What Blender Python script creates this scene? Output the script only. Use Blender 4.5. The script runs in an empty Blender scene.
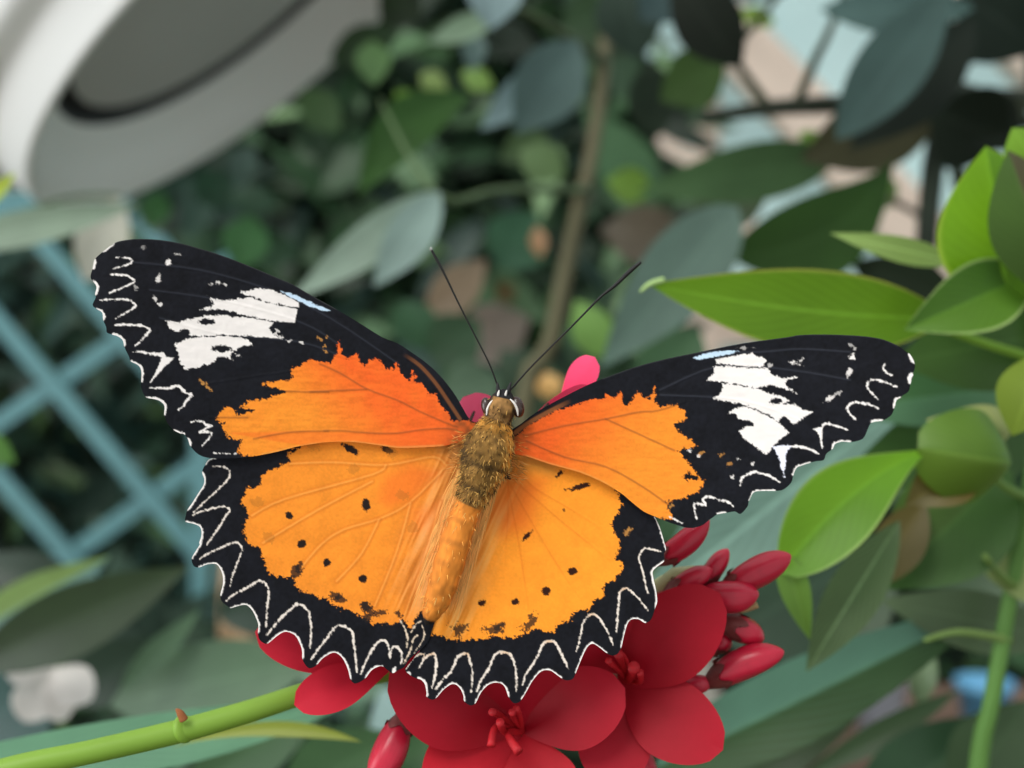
import bpy, math, random
import numpy as np
from mathutils import Vector, Matrix

random.seed(7)
RNG = np.random.default_rng(11)
SC = bpy.context.scene
COL = SC.collection
CAM_H = 1.2          # lens height above the floor, metres
FPX = 1024 * 40.0 / 36.0
PXM = 0.12 / FPX     # one photo pixel at the butterfly, metres

def at(px, py, Y):
    return Vector(((px - 512.0) / FPX * Y, Y, CAM_H - (py - 384.0) / FPX * Y))

def lin1(c):
    c = c / 255.0
    return c / 12.92 if c <= 0.04045 else ((c + 0.055) / 1.055) ** 2.4
def lin(r, g, b): return (lin1(r), lin1(g), lin1(b))
def rgba(c): return (c[0], c[1], c[2], 1.0)

# ------------------------------------------------------------------ objects
def tag(o, label=None, cat=None, group=None, kind=None):
    if label: o['label'] = label
    if cat: o['category'] = cat
    if group: o['group'] = group
    if kind: o['kind'] = kind
    return o

def thing(name, loc, label, cat, group=None):
    o = bpy.data.objects.new(name, None)
    o.empty_display_size = 0.01
    o.location = loc
    COL.objects.link(o)
    return tag(o, label, cat, group)

def base_of(o):
    loc = Vector((0, 0, 0))
    while o is not None:
        loc += o.location
        o = o.parent
    return loc

def mesh_obj(name, verts, faces, mat, parent=None, smooth=True, uvs=None, cols=None, label=None, kind=None, loc=None):
    """verts in world metres; the object's origin is put at loc, or the centre of the mesh"""
    me = bpy.data.meshes.new(name)
    v = np.asarray([tuple(p) for p in verts], dtype=np.float64) if not isinstance(verts, np.ndarray) else verts.astype(np.float64)
    o_loc = Vector(v.mean(axis=0)) if loc is None else Vector(loc)
    v = v - np.array(o_loc)
    if isinstance(faces, np.ndarray):
        nf, k = faces.shape
        me.vertices.add(len(v)); me.vertices.foreach_set('co', v.ravel())
        me.loops.add(nf * k); me.loops.foreach_set('vertex_index', faces.ravel().astype(np.int32))
        me.polygons.add(nf); me.polygons.foreach_set('loop_start', np.arange(0, nf * k, k, dtype=np.int32))
        me.update(calc_edges=True)
    else:
        me.from_pydata(v.tolist(), [], faces)
        me.update()
    me.polygons.foreach_set('use_smooth', np.full(len(me.polygons), smooth, dtype=bool))
    if uvs is not None:
        uvl = me.uv_layers.new(name='UVMap')
        li = np.empty(len(me.loops), dtype=np.int32); me.loops.foreach_get('vertex_index', li)
        uvl.data.foreach_set('uv', np.asarray(uvs, dtype=np.float32)[li].ravel())
    if cols is not None:
        ca = me.color_attributes.new(name='Col', type='FLOAT_COLOR', domain='POINT')
        c = np.asarray(cols, dtype=np.float32)
        if c.shape[1] == 3: c = np.concatenate([c, np.ones((len(c), 1), np.float32)], axis=1)
        ca.data.foreach_set('color', c.ravel())
    for m in (mat if isinstance(mat, (list, tuple)) else [mat]): me.materials.append(m)
    me.validate()
    o = bpy.data.objects.new(name, me)
    COL.objects.link(o)
    if parent is not None:
        o.parent = parent
        o.location = o_loc - base_of(parent)
    else:
        o.location = o_loc
    if label: o['label'] = label
    if kind: o['kind'] = kind
    return o

# ------------------------------------------------------------------ materials
MATS = {}
class NT:
    def __init__(self, m):
        m.use_nodes = True
        self.t = m.node_tree; self.t.nodes.clear()
        self.out = self.t.nodes.new('ShaderNodeOutputMaterial')
    def n(self, typ, **kw):
        nd = self.t.nodes.new(typ)
        for k, v in kw.items():
            if k.startswith('i_'): nd.inputs[k[2:].replace('_', ' ')].default_value = v
            else: setattr(nd, k, v)
        return nd
    def l(self, a, b): self.t.links.new(a, b)
    def math(self, op, a, b=None, clamp=False):
        nd = self.t.nodes.new('ShaderNodeMath'); nd.operation = op; nd.use_clamp = clamp
        for i, x in enumerate((a, b)):
            if x is None: continue
            if isinstance(x, (int, float)): nd.inputs[i].default_value = x
            else: self.l(x, nd.inputs[i])
        return nd.outputs[0]
    def mix(self, fac, a, b, blend='MIX'):
        nd = self.t.nodes.new('ShaderNodeMix'); nd.data_type = 'RGBA'; nd.blend_type = blend
        if isinstance(fac, (int, float)): nd.inputs[0].default_value = fac
        else: self.l(fac, nd.inputs[0])
        for idx, x in ((6, a), (7, b)):
            if isinstance(x, tuple): nd.inputs[idx].default_value = rgba(x)
            else: self.l(x, nd.inputs[idx])
        return nd.outputs[2]
    def bsdf(self, color, rough=0.6, spec=0.3, trans=0.0, tcol=None, normal=None, metallic=0.0):
        b = self.n('ShaderNodeBsdfPrincipled')
        b.inputs['Roughness'].default_value = rough
        b.inputs['Specular IOR Level'].default_value = spec
        b.inputs['Metallic'].default_value = metallic
        if isinstance(color, tuple): b.inputs['Base Color'].default_value = rgba(color)
        else: self.l(color, b.inputs['Base Color'])
        if normal is not None: self.l(normal, b.inputs['Normal'])
        res = b.outputs[0]
        if trans > 0:
            t = self.n('ShaderNodeBsdfTranslucent')
            tc = tcol if tcol is not None else color
            if isinstance(tc, tuple): t.inputs['Color'].default_value = rgba(tc)
            else: self.l(tc, t.inputs['Color'])
            ms = self.n('ShaderNodeMixShader'); ms.inputs[0].default_value = trans
            self.l(res, ms.inputs[1]); self.l(t.outputs[0], ms.inputs[2]); res = ms.outputs[0]
        self.l(res, self.out.inputs[0])
        return b
    def noise(self, scale, detail=3.0, coord=None):
        tc = self.n('ShaderNodeTexCoord'); nz = self.n('ShaderNodeTexNoise')
        nz.inputs['Scale'].default_value = scale; nz.inputs['Detail'].default_value = detail
        self.l(tc.outputs['Object'] if coord is None else coord, nz.inputs['Vector'])
        return nz.outputs['Fac']

def plain_mat(name, c, rough=0.6, spec=0.3, var=0.12, nscale=30.0, trans=0.0, metallic=0.0, bump=0.0):
    key = ('plain', name)
    if key in MATS: return MATS[key]
    m = bpy.data.materials.new(name); t = NT(m)
    f = t.noise(nscale)
    dark = tuple(x * (1 - var * 2) for x in c); lite = tuple(min(1, x * (1 + var * 2)) for x in c)
    col = t.mix(f, dark, lite)
    nrm = None
    if bump > 0:
        bp = t.n('ShaderNodeBump'); bp.inputs['Strength'].default_value = bump; bp.inputs['Distance'].default_value = 0.002
        t.l(f, bp.inputs['Height']); nrm = bp.outputs[0]
    t.bsdf(col, rough, spec, trans, normal=nrm, metallic=metallic)
    MATS[key] = m; return m

def col_mat(name, rough=0.65, spec=0.25, trans=0.0):
    key = ('col', name)
    if key in MATS: return MATS[key]
    m = bpy.data.materials.new(name); t = NT(m)
    a = t.n('ShaderNodeAttribute'); a.attribute_name = 'Col'
    t.bsdf(a.outputs['Color'], rough, spec, trans)
    MATS[key] = m; return m

def leaf_mat(c, c2=None, rough=0.45, spec=0.35, trans=0.3, vein=0.14, edge=None):
    """leaf blade; c2 = colour on the other side of the midrib; edge = rim colour"""
    key = ('leaf', c, c2, rough, spec, trans, vein, edge)
    if key in MATS: return MATS[key]
    m = bpy.data.materials.new('leaf_blade'); t = NT(m)
    uv = t.n('ShaderNodeUVMap'); sp = t.n('ShaderNodeSeparateXYZ'); t.l(uv.outputs[0], sp.inputs[0])
    u, v = sp.outputs[0], sp.outputs[1]
    a = t.math('ABSOLUTE', t.math('SUBTRACT', v, 0.5))
    col = c
    if c2 is not None:
        f2 = t.math('MULTIPLY', t.math('SUBTRACT', v, 0.47), 18.0, True)
        col = t.mix(f2, c, c2)
    f = t.noise(55.0, 4.0)
    fm = t.math('MULTIPLY', t.math('SUBTRACT', f, 0.5), 1.6)
    dark = t.mix(0.5, col, (0.0, 0.0, 0.0)) if not isinstance(col, tuple) else tuple(x * 0.55 for x in c)
    col = t.mix(t.math('ADD', 0.35, fm, True), col, dark)
    # side veins
    ph = t.math('SUBTRACT', t.math('MULTIPLY', u, 13.0), t.math('MULTIPLY', a, 9.0))
    sv = t.math('POWER', t.math('ABSOLUTE', t.math('SINE', t.math('MULTIPLY', ph, math.pi))), 5.0)
    lite = tuple(min(1.0, x * 1.35 + 0.01) for x in c)
    col = t.mix(t.math('MULTIPLY', t.math('SUBTRACT', 1.0, sv), vein * 0.55), dark, col) if False else t.mix(t.math('MULTIPLY', sv, vein * 0.6), col, lite)
    mid = t.math('SUBTRACT', 1.0, t.math('DIVIDE', a, 0.035), True)
    col = t.mix(t.math('MULTIPLY', mid, vein * 1.6), col, tuple(min(1.0, x * 1.8 + 0.03) for x in c))
    if edge is not None:
        fe = t.math('MULTIPLY', t.math('SUBTRACT', a, 0.45), 25.0, True)
        col = t.mix(fe, col, edge)
    t.bsdf(col, rough, spec, trans)
    MATS[key] = m; return m

# ------------------------------------------------------------------ shapes
def frame_from(d):
    d = d.normalized()
    ref = Vector((0, 0, 1)) if abs(d.z) < 0.9 else Vector((1, 0, 0))
    a = d.cross(ref).normalized()
    return a, a.cross(d).normalized()

def cr(pts, n=4, closed=False):
    """Catmull-Rom through the points"""
    P = np.asarray([tuple(p) for p in pts], dtype=float)
    k = len(P)
    if k < 3: return P
    out = []
    segs = k if closed else k - 1
    for i in range(segs):
        if closed: p0, p1, p2, p3 = P[(i - 1) % k], P[i], P[(i + 1) % k], P[(i + 2) % k]
        else: p0, p1, p2, p3 = P[max(i - 1, 0)], P[i], P[i + 1], P[min(i + 2, k - 1)]
        for j in range(n):
            t = j / n
            out.append(0.5 * ((2 * p1) + (-p0 + p2) * t + (2 * p0 - 5 * p1 + 4 * p2 - p3) * t * t + (-p0 + 3 * p1 - 3 * p2 + p3) * t ** 3))
    if not closed: out.append(P[-1])
    return np.array(out)

def tube(pts, radii, seg=10, n=4, cap=True):
    """swept round tube; radii one per point"""
    k = len(pts)
    PP = cr(pts, n) if k > 2 else np.array([tuple(p) for p in pts], float)
    RR = np.interp(np.linspace(0, k - 1, len(PP)), np.arange(k), radii)
    V, F = [], []
    prev = None
    for i, p in enumerate(PP):
        d = PP[min(i + 1, len(PP) - 1)] - PP[max(i - 1, 0)]
        d = Vector(d).normalized()
        if prev is None: a, b = frame_from(d)
        else:
            a = (prev - d * prev.dot(d)).normalized(); b = a.cross(d).normalized()
        prev = a
        for s in range(seg):
            th = 2 * math.pi * s / seg
            V.append(Vector(p) + (a * math.cos(th) + b * math.sin(th)) * RR[i])
    L = len(PP)
    for i in range(L - 1):
        for s in range(seg):
            F.append((i * seg + s, i * seg + (s + 1) % seg, (i + 1) * seg + (s + 1) % seg, (i + 1) * seg + s))
    if cap:
        F.append(tuple(range(seg))[::-1]); F.append(tuple((L - 1) * seg + s for s in range(seg)))
    return V, F

def join(*parts):
    V, F = [], []
    for v, f in parts:
        o = len(V); V += list(v); F += [tuple(i + o for i in q) for q in f]
    return V, F

def lathe(profile, origin, axis, seg=64):
    a, b = frame_from(axis); ax = axis.normalized()
    V, F = [], []
    for (r, h) in profile:
        for s in range(seg):
            th = 2 * math.pi * s / seg
            V.append(origin + ax * h + (a * math.cos(th) + b * math.sin(th)) * r)
    for i in range(len(profile) - 1):
        for s in range(seg):
            F.append((i * seg + s, i * seg + (s + 1) % seg, (i + 1) * seg + (s + 1) % seg, (i + 1) * seg + s))
    return V, F

def box(x0, x1, y0, y1, z0, z1):
    V = [Vector((x, y, z)) for x in (x0, x1) for y in (y0, y1) for z in (z0, z1)]
    F = [(0, 1, 3, 2), (4, 6, 7, 5), (0, 4, 5, 1), (2, 3, 7, 6), (0, 2, 6, 4), (1, 5, 7, 3)]
    return V, F

def bar(p, q, w, t, nrm):
    """flat bar from p to q, width w across, thickness t along nrm"""
    d = (q - p).normalized(); s = d.cross(nrm).normalized() * (w / 2); k = nrm.normalized() * (t / 2)
    V = [x + sg * s + kg * k for x in (p, q) for sg in (-1, 1) for kg in (-1, 1)]
    F = [(0, 1, 3, 2), (4, 6, 7, 5), (0, 4, 5, 1), (2, 3, 7, 6), (0, 2, 6, 4), (1, 5, 7, 3)]
    return V, F

def ellipsoid(c, ax, ry, rx, seg=16, rings=10, power=1.0):
    """egg along the vector ax (half length = |ax|)"""
    a, b = frame_from(ax)
    V, F = [], []
    for i in range(rings + 1):
        ph = math.pi * i / rings
        h = -math.cos(ph); r = max(math.sin(ph), 1e-4) ** power
        for s in range(seg):
            th = 2 * math.pi * s / seg
            V.append(c + ax * h + a * (rx * r * math.cos(th)) + b * (ry * r * math.sin(th)))
    for i in range(rings):
        for s in range(seg):
            F.append((i * seg + s, i * seg + (s + 1) % seg, (i + 1) * seg + (s + 1) % seg, (i + 1) * seg + s))
    return V, F

def blade(b, t, width, roll=0.0, fold=0.12, arch=0.08, side=0.0, wide=0.45, blunt=0.0, n=16, m=8, wave=0.0, stalk=0.0, notch=0.0, twist=0.0, toward=None, droop=0.0):
    """leaf or petal blade from b to t. arch bows it towards the viewer's side, fold is the V at the midrib,
    wide = where along it is widest, blunt 0 pointed .. 1 rounded tip"""
    d = t - b; L = d.length; dn = d.normalized()
    look = (Vector((0, 0, CAM_H)) - (b + t) * 0.5) if toward is None else toward
    nr = (look - dn * look.dot(dn))
    if nr.length < 1e-6: nr = frame_from(dn)[0]
    nr.normalize()
    V, UV, F = [], [], []
    a = math.log(0.5) / math.log(wide)
    ph0 = random.random() * 6.28
    for i in range(n + 1):
        s = i / n
        s_ = s
        R = Matrix.Rotation(roll + twist * (s - 0.5), 3, dn)
        nn = R @ nr; sd = dn.cross(nn).normalized()
        c = b + d * s + nn * (arch * L * 4 * s * (1 - s)) + sd * (side * L * 4 * s * (1 - s)) - nn * (droop * L * s * s)
        x = s ** a
        pw = max(math.sin(math.pi * min(x, 1.0)), 0.0)
        w = pw ** (0.85 if s < wide else 0.95 - 0.45 * blunt)
        w = max(w, 0.0) * width * 0.5
        if stalk > 0: w = max(w, width * 0.02)
        for j in range(m + 1):
            v = -1 + 2 * j / m
            off = nn * (fold * abs(v) ** 1.4 * w) + nn * (wave * width * math.sin(s * 9 + v * 2 + ph0) * abs(v))
            p = c + sd * (v * w) + off
            if notch > 0: p -= dn * (notch * L * max(0, 1 - abs(v) * 2.5) * max(0, s - 0.85) / 0.15)
            if blunt > 0: p += dn * (0.0)
            V.append(p); UV.append((s, v * 0.5 + 0.5))
    for i in range(n):
        for j in range(m):
            q = i * (m + 1) + j
            F.append((q, q + 1, q + m + 2, q + m + 1))
    return V, F, UV

def disc_petal(b, t, width, **kw):
    return blade(b, t, width, blunt=1.0, **kw)

# ------------------------------------------------------------------ numpy paint helpers
def sm(a, b, x):
    t = np.clip((x - a) / (b - a), 0, 1); return t * t * (3 - 2 * t)

def vnoise(P, scale, seed=0):
    x = P[:, 0] / scale; y = P[:, 1] / scale
    xi = np.floor(x).astype(np.int64); yi = np.floor(y).astype(np.int64)
    fx = x - xi; fy = y - yi
    fx = fx * fx * (3 - 2 * fx); fy = fy * fy * (3 - 2 * fy)
    def h(a, b):
        n = (a * 374761393 + b * 668265263 + seed * 974634777) & 0xFFFFFFFF
        n = ((n ^ (n >> 13)) * 1274126177) & 0xFFFFFFFF
        return ((n ^ (n >> 16)) & 0xFFFF) / 65535.0
    return (h(xi, yi) * (1 - fx) + h(xi + 1, yi) * fx) * (1 - fy) + (h(xi, yi + 1) * (1 - fx) + h(xi + 1, yi + 1) * fx) * fy - 0.5

def seg_dist(P, A, B):
    """distance of every point to every segment -> min, signed crossing count not included"""
    best = np.full(len(P), 1e9); tt = np.zeros(len(P)); near = np.zeros_like(P)
    for i, (a, b) in enumerate(zip(A, B)):
        ab = b - a; l2 = max((ab ** 2).sum(), 1e-9)
        t = np.clip(((P - a) @ ab) / l2, 0, 1)
        q = a + t[:, None] * ab
        d = ((P - q) ** 2).sum(1)
        k = d < best
        best[k] = d[k]; tt[k] = i + t[k]; near[k] = q[k]
    return np.sqrt(best), tt, near

def inside(P, poly):
    x, y = P[:, 0], P[:, 1]
    r = np.zeros(len(P), bool)
    k = len(poly)
    for i in range(k):
        x0, y0 = poly[i]; x1, y1 = poly[(i + 1) % k]
        if y0 == y1: continue
        c = ((y0 > y) != (y1 > y)) & (x < (x1 - x0) * (y - y0) / (y1 - y0) + x0)
        r ^= c
    return r

def sdf(P, poly):
    poly = np.asarray(poly, float)
    d, _, _ = seg_dist(P, poly, np.roll(poly, -1, axis=0))
    return np.where(inside(P, poly), -d, d)

def ldist(P, pts, smooth=True):
    Q = cr(pts, 4) if smooth and len(pts) > 2 else np.asarray(pts, float)
    d, t, _ = seg_dist(P, Q[:-1], Q[1:])
    return d, t / (len(Q) - 1)
# ================================================================== the butterfly
def T(ox, oy, k, pts): return [(ox + x / k, oy + y / k) for x, y in pts]
cA = lambda *p: T(85, 235, 8, p)
cB = lambda *p: T(110, 320, 8, p)
cC = lambda *p: T(130, 380, 8, p)
cD = lambda *p: T(180, 450, 8, p)
cE = lambda *p: T(180, 540, 8, p)
cF = lambda *p: T(240, 590, 8, p)
cG = lambda *p: T(330, 600, 8, p)
cH = lambda *p: T(400, 610, 8, p)
cI = lambda *p: T(500, 610, 8, p)
cJ = lambda *p: T(560, 560, 8, p)
cK = lambda *p: T(590, 490, 8, p)
cL = lambda *p: T(640, 430, 8, p)
cM = lambda *p: T(730, 400, 8, p)
cN = lambda *p: T(800, 325, 8, p)
cO = lambda *p: T(690, 335, 8, p)
cW = lambda *p: T(160, 280, 6, p)
cP = lambda *p: T(200, 360, 8, p)
cQ = lambda *p: T(310, 330, 6.4, p)
c3 = lambda *p: T(170, 420, 3.657, p)
c5 = lambda *p: T(400, 500, 3.657, p)
c6 = lambda *p: T(510, 330, 3.657, p)
c7 = lambda *p: T(680, 320, 4.044, p)

AX0 = np.array([433.0, 615.0]); AXD = np.array([0.303, -0.953]); AXN = np.array([0.953, 0.303])
def wing_Y(P, side, lift):
    """the wings rise from the body as a shallow V and bow a little"""
    s = np.abs((P - AX0) @ AXN)
    k = 0.03 if side < 0 else 0.17
    Y = 0.1200 - k * s * PXM + lift
    Y += 0.0010 * np.sin(np.clip(s / 400, 0, 1) * math.pi) * (1 if side > 0 else 0.8)
    u = (P - AX0) @ AXD
    return Y - 0.012 * (u - 100) * PXM

def build_wing(name, outline, side, lift, paint, veins, parent, label):
    out = np.asarray(outline, float)
    out = cr(out, 3, closed=True)
    st = 0.8
    x0, y0 = out.min(0) - 2; x1, y1 = out.max(0) + 2
    nx = int((x1 - x0) / st) + 1; ny = int((y1 - y0) / st) + 1
    gx, gy = np.meshgrid(x0 + np.arange(nx) * st, y0 + np.arange(ny) * st)
    P = np.stack([gx.ravel(), gy.ravel()], 1)
    ins = inside(P, out).reshape(ny, nx)
    cell = ins[:-1, :-1] | ins[1:, :-1] | ins[:-1, 1:] | ins[1:, 1:]
    iy, ix = np.nonzero(cell)
    quad = np.stack([iy * nx + ix, (iy + 1) * nx + ix, (iy + 1) * nx + ix + 1, iy * nx + ix + 1], 1)
    used = np.unique(quad)
    remap = np.full(nx * ny, -1, np.int64); remap[used] = np.arange(len(used))
    quad = remap[quad]
    P = P[used]; isin = ins.ravel()[used]
    o = ~isin
    if o.any():
        _, _, nearp = seg_dist(P[o], out, np.roll(out, -1, axis=0))
        P[o] = nearp
    col, bump = paint(P, out)
    Y = wing_Y(P, side, lift)
    for v in veins:
        d, t = ldist(P, v)
        Y -= 0.000035 * np.exp(-(d / 1.3) ** 2) - 0.00003 * np.exp(-(d / 6.0) ** 2)
    Y += bump + 0.00002 * vnoise(P, 3.0, 5)
    W = np.stack([(P[:, 0] - 512) / FPX * Y, Y, CAM_H - (P[:, 1] - 384) / FPX * Y], 1)
    return mesh_obj(name, W, quad, col_mat('wing_scales', 0.7, 0.12, 0.0), parent, cols=np.clip(col, 0, 1), label=label)

BLACK = np.array(lin(17, 18, 24)); WHITE = np.array(lin(232, 225, 221)); CREAM = np.array(lin(236, 214, 190))
ORANGE = np.array(lin(233, 137, 42)); RED = np.array(lin(230, 96, 34)); BLUE = np.array(lin(190, 212, 232))
BROWN = np.array(lin(120, 68, 34)); TAN = np.array(lin(214, 150, 76))

def lay(col, mask, c): return col * (1 - mask[:, None]) + np.asarray(c) * mask[:, None]
def fuzz(P, amp=1.0, seed=0):
    return amp * (2.6 * vnoise(P, 4.0, seed) + 3.0 * vnoise(P, 1.9, seed + 1) + 3.4 * vnoise(P, 0.95, seed + 2))
def strokes(P, col, lines, w, c, seed=0, jag=1.0):
    for i, l in enumerate(lines):
        ww = w[i] if isinstance(w, (list, tuple)) else w
        d, t = ldist(P, l)
        ww = ww * 0.74; taper = 0.55 + 0.45 * np.sin(np.clip(t, 0, 1) * math.pi) ** 0.6
        d = d + jag * (1.3 * vnoise(P, 2.2, seed + i) + 1.4 * vnoise(P, 1.0, seed + 40 + i))
        col = lay(col, 1 - sm(ww * taper / 2 - 0.45, ww * taper / 2 + 0.45, d), c)
    return col
def blobs(P, col, L, c, seed=0, amp=0.7):
    for i, (x, y, rx, ry, ang, al) in enumerate(L):
        q = P - np.array([x, y]); ca, sa = math.cos(ang), math.sin(ang)
        qx = q[:, 0] * ca + q[:, 1] * sa; qy = -q[:, 0] * sa + q[:, 1] * ca
        d = (np.sqrt((qx / rx) ** 2 + (qy / ry) ** 2) - 1) * min(rx, ry) + fuzz(P, amp * 0.6, seed + i)
        col = lay(col, al * (1 - sm(-0.5, 0.5, d)), c)
    return col
def area(P, col, poly, c, amp=1.0, seed=0, soft=0.5, al=1.0):
    d = sdf(P, poly) + fuzz(P, amp, seed)
    return lay(col, al * (1 - sm(-soft, soft, d)), c)
def black_base(P):
    n = 1 + 0.5 * vnoise(P, 14, 90) + 0.5 * vnoise(P, 3, 91)
    return BLACK[None, :] * n[:, None]
def veindark(P, col, mask, veins, c, w=1.3, al=0.6):
    for v in veins:
        d, t = ldist(P, v)
        col = lay(col, al * mask * np.exp(-(d / w) ** 2), c)
    return col

# ---- left forewing
LFW = [(480, 424), (470, 419.8)] + cQ((950, 450), (900, 375), (830, 290), (750, 215), (660, 150), (560, 85)) \
    + [(381.9, 337.0), (358.4, 322.4), (336, 309), (318.5, 299.5), (305, 291.7), (293, 284.5), (280, 279), (258.3, 269.8), (231, 258.8)] \
    + cA((1024, 140), (900, 103), (780, 70), (610, 40), (440, 31), (330, 40), (240, 62), (150, 128), (90, 180), (72, 210), (60, 270), (45, 320), (48, 350), (65, 372), (92, 415), (80, 470), (86, 500), (60, 560), (95, 592), (138, 622), (145, 680)) \
    + cB((-30, 60), (-25, 100), (20, 118), (60, 130), (100, 160), (112, 205), (125, 240), (150, 290), (165, 330), (215, 355), (243, 385), (252, 430), (250, 490), (250, 540), (268, 590), (295, 622), (360, 634), (405, 652), (436, 690), (432, 755)) \
    + cC((282, 300), (300, 345), (350, 400), (400, 427), (430, 432), (462, 470), (478, 522), (500, 550), (540, 590), (600, 617), (700, 628), (900, 622)) \
    + cP((500, 758), (640, 728), (780, 692), (900, 672)) + cQ((120, 717), (280, 717), (440, 737), (560, 754), (700, 752), (850, 742), (940, 722)) + [(468, 441), (480, 440)]
LFW_V = [cP((1024, 255), (840, 255), (690, 250), (560, 262)) , cQ((0, 395), (360, 380)), cQ((60, 215), (200, 280), (360, 375), (560, 450), (700, 520), (860, 590), (940, 620)),
         cQ((-650, 560), (-400, 560)), cP((430, 630), (550, 605), (700, 580), (850, 570), (1024, 568)) , cQ((90, 645), (200, 645), (400, 660), (560, 660), (700, 640), (850, 630), (940, 640)),
         [(160, 318), (220, 334), (300, 342), (345, 358)], [(150, 290), (220, 300), (300, 322), (340, 345)], [(130, 262), (200, 270), (270, 290), (330, 318), (400, 365)], [(200, 385), (255, 376), (300, 370)]]
def paint_lfw(P, out):
    col = black_base(P)
    col = veindark(P, col, np.ones(len(P)), LFW_V[6:9], np.array(lin(40, 42, 50)), 1.0, 0.8)
    org = cP((140, 455), (155, 420), (195, 382), (250, 380), (285, 400), (300, 440), (340, 438), (420, 402), (380, 390), (320, 380), (345, 362), (390, 335), (480, 320), (560, 300), (640, 275), (690, 250), (640, 235), (600, 215), (500, 195), (530, 180), (620, 170), (700, 165), (770, 150), (720, 110), (730, 75), (780, 55), (830, 25), (870, 0)) \
        + cQ((0, 180), (60, 205), (130, 205), (165, 160), (185, 70), (205, 130), (210, 170), (250, 185), (300, 150), (325, 215), (345, 240), (385, 195), (420, 185), (470, 230), (490, 255), (540, 250), (550, 205), (570, 255), (605, 300), (640, 320), (655, 250), (675, 325), (720, 350), (760, 405), (800, 410), (840, 480), (880, 540), (920, 585), (980, 580)) \
        + [(482, 424), (482, 446), (440, 452), (400, 452), (330, 447), (280, 456), (262, 460)] + cP((300, 745), (320, 690), (330, 640), (270, 630), (220, 610), (190, 560), (180, 520), (215, 508), (150, 500))
    d = sdf(P, org); dn = d + fuzz(P, 0.85, 3)
    m = 1 - sm(-0.5, 0.5, dn)
    # redder towards the root and the front edge
    r = sm(300, 420, P[:, 0] + (430 - P[:, 1]) * 0.9) * 0.95 + 0.15 * vnoise(P, 9, 31)
    oc = ORANGE * (1 - np.clip(r, 0, 1)[:, None]) + RED * np.clip(r, 0, 1)[:, None]
    oc = oc * (1 + 0.22 * vnoise(P * np.array([0.25, 1.0]), 2.2, 33) + 0.14 * vnoise(P, 1.3, 34))[:, None]
    band = sdf(P, cQ((-500, 660), (0, 650), (400, 662), (560, 662), (700, 642), (900, 640), (960, 700), (700, 760), (300, 725), (0, 745)))
    oc = lay(oc, 0.45 * (1 - sm(-1, 2, band)), RED)
    rim = seg_dist(P, np.array(cP((500, 756), (640, 726), (900, 672)) + cQ((280, 715), (560, 752), (850, 740)))[:-1], np.array(cP((500, 756), (640, 726), (900, 672)) + cQ((280, 715), (560, 752), (850, 740)))[1:])[0]
    oc = lay(oc, 0.55 * np.exp(-(rim / 1.2) ** 2), TAN)
    root = np.exp(-(((P - np.array([470, 434])) ** 2).sum(1)) / 22 ** 2) * (0.75 + vnoise(P, 4, 36))
    oc = lay(oc, np.clip(root, 0, 0.9), BROWN)
    col = lay(col, m, oc)
    col = veindark(P, col, m, LFW_V[:6], BROWN, 1.1, 0.6)
    # brown front rib near the root
    dd, tt = ldist(P, cQ((590, 150), (700, 225), (800, 335), (880, 450), (960, 570)))
    col = lay(col, 0.9 * sm(0, 0.25, tt) * (1 - sm(1.0, 2.6, dd)), np.array(lin(112, 68, 40)))
    col = area(P, col, cP((300, 400), (330, 385), (430, 398), (380, 420), (330, 437)), BLACK, 0.9, 8)
    # white window
    W = [cW((490, 72), (530, 60), (600, 50), (680, 62), (760, 95), (832, 135), (834, 165), (760, 157), (680, 138), (600, 120), (540, 95), (500, 85)),
         cW((275, 95), (330, 110), (400, 125), (460, 112), (540, 106), (600, 124), (700, 149), (826, 174), (808, 256), (720, 250), (640, 238), (560, 222), (480, 205), (430, 188), (360, 175), (240, 180), (300, 160), (325, 145), (310, 120)),
         cW((30, 240), (120, 255), (200, 228), (280, 215), (380, 212), (450, 222), (560, 230), (682, 255), (655, 290), (680, 330), (720, 350), (640, 345), (540, 335), (400, 331), (260, 334), (180, 335), (170, 310), (130, 300), (100, 320), (60, 285)),
         cW((88, 385), (180, 350), (260, 341), (400, 338), (500, 345), (550, 385), (500, 395), (440, 425), (420, 465), (350, 460), (320, 500), (230, 520), (150, 535), (125, 500), (105, 430))]
    for i, w in enumerate(W):
        dw = sdf(P, w); right = sm(0.6, 1.0, (P[:, 0] - min(q[0] for q in w)) / (max(q[0] for q in w) - min(q[0] for q in w))) if i < 3 else 0 * dw
        col = lay(col, 1 - sm(-0.5, 0.5, dw + fuzz(P, 0.55, 60 + i) * (1 - 0.7 * right)), WHITE * (0.97 + 0.1 * vnoise(P * np.array([0.3, 1]), 3, 66))[:, None])
    k = cW((285, 250), (150, 315), (370, 412))
    col = blobs(P, col, [(k[0][0], k[0][1], 8, 3, 0, 1), (k[1][0], k[1][1], 5, 3.6, 0.2, 1), (k[2][0], k[2][1], 9.5, 3.4, 0.05, 1)], BLACK, 70)
    col = area(P, col, cW((725, 66), (800, 86), (900, 132), (1020, 182), (980, 186), (880, 150), (790, 106)), BLUE, 0.35, 72)
    sp = cW((690, 325), (730, 345), (770, 366), (850, 376), (705, 300), (460, 450), (430, 470), (520, 380), (350, 15), (310, 22), (390, 28))
    col = blobs(P, col, [(x, y, 1.7, 1.1, 0.3, 0.75) for x, y in sp], WHITE, 80, 1.1)
    sp = cW((240, 600), (262, 620), (285, 640), (300, 655), (960, 355), (995, 345), (990, 400), (1000, 430))
    col = blobs(P, col, [(x, y, 1.8, 1.3, 0.6, 0.6) for x, y in sp], TAN, 88, 1.2)
    # pale flecks near the tip
    f = cA((665, 218), (590, 350), (735, 155), (560, 510), (600, 552), (405, 420), (460, 100))
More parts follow.
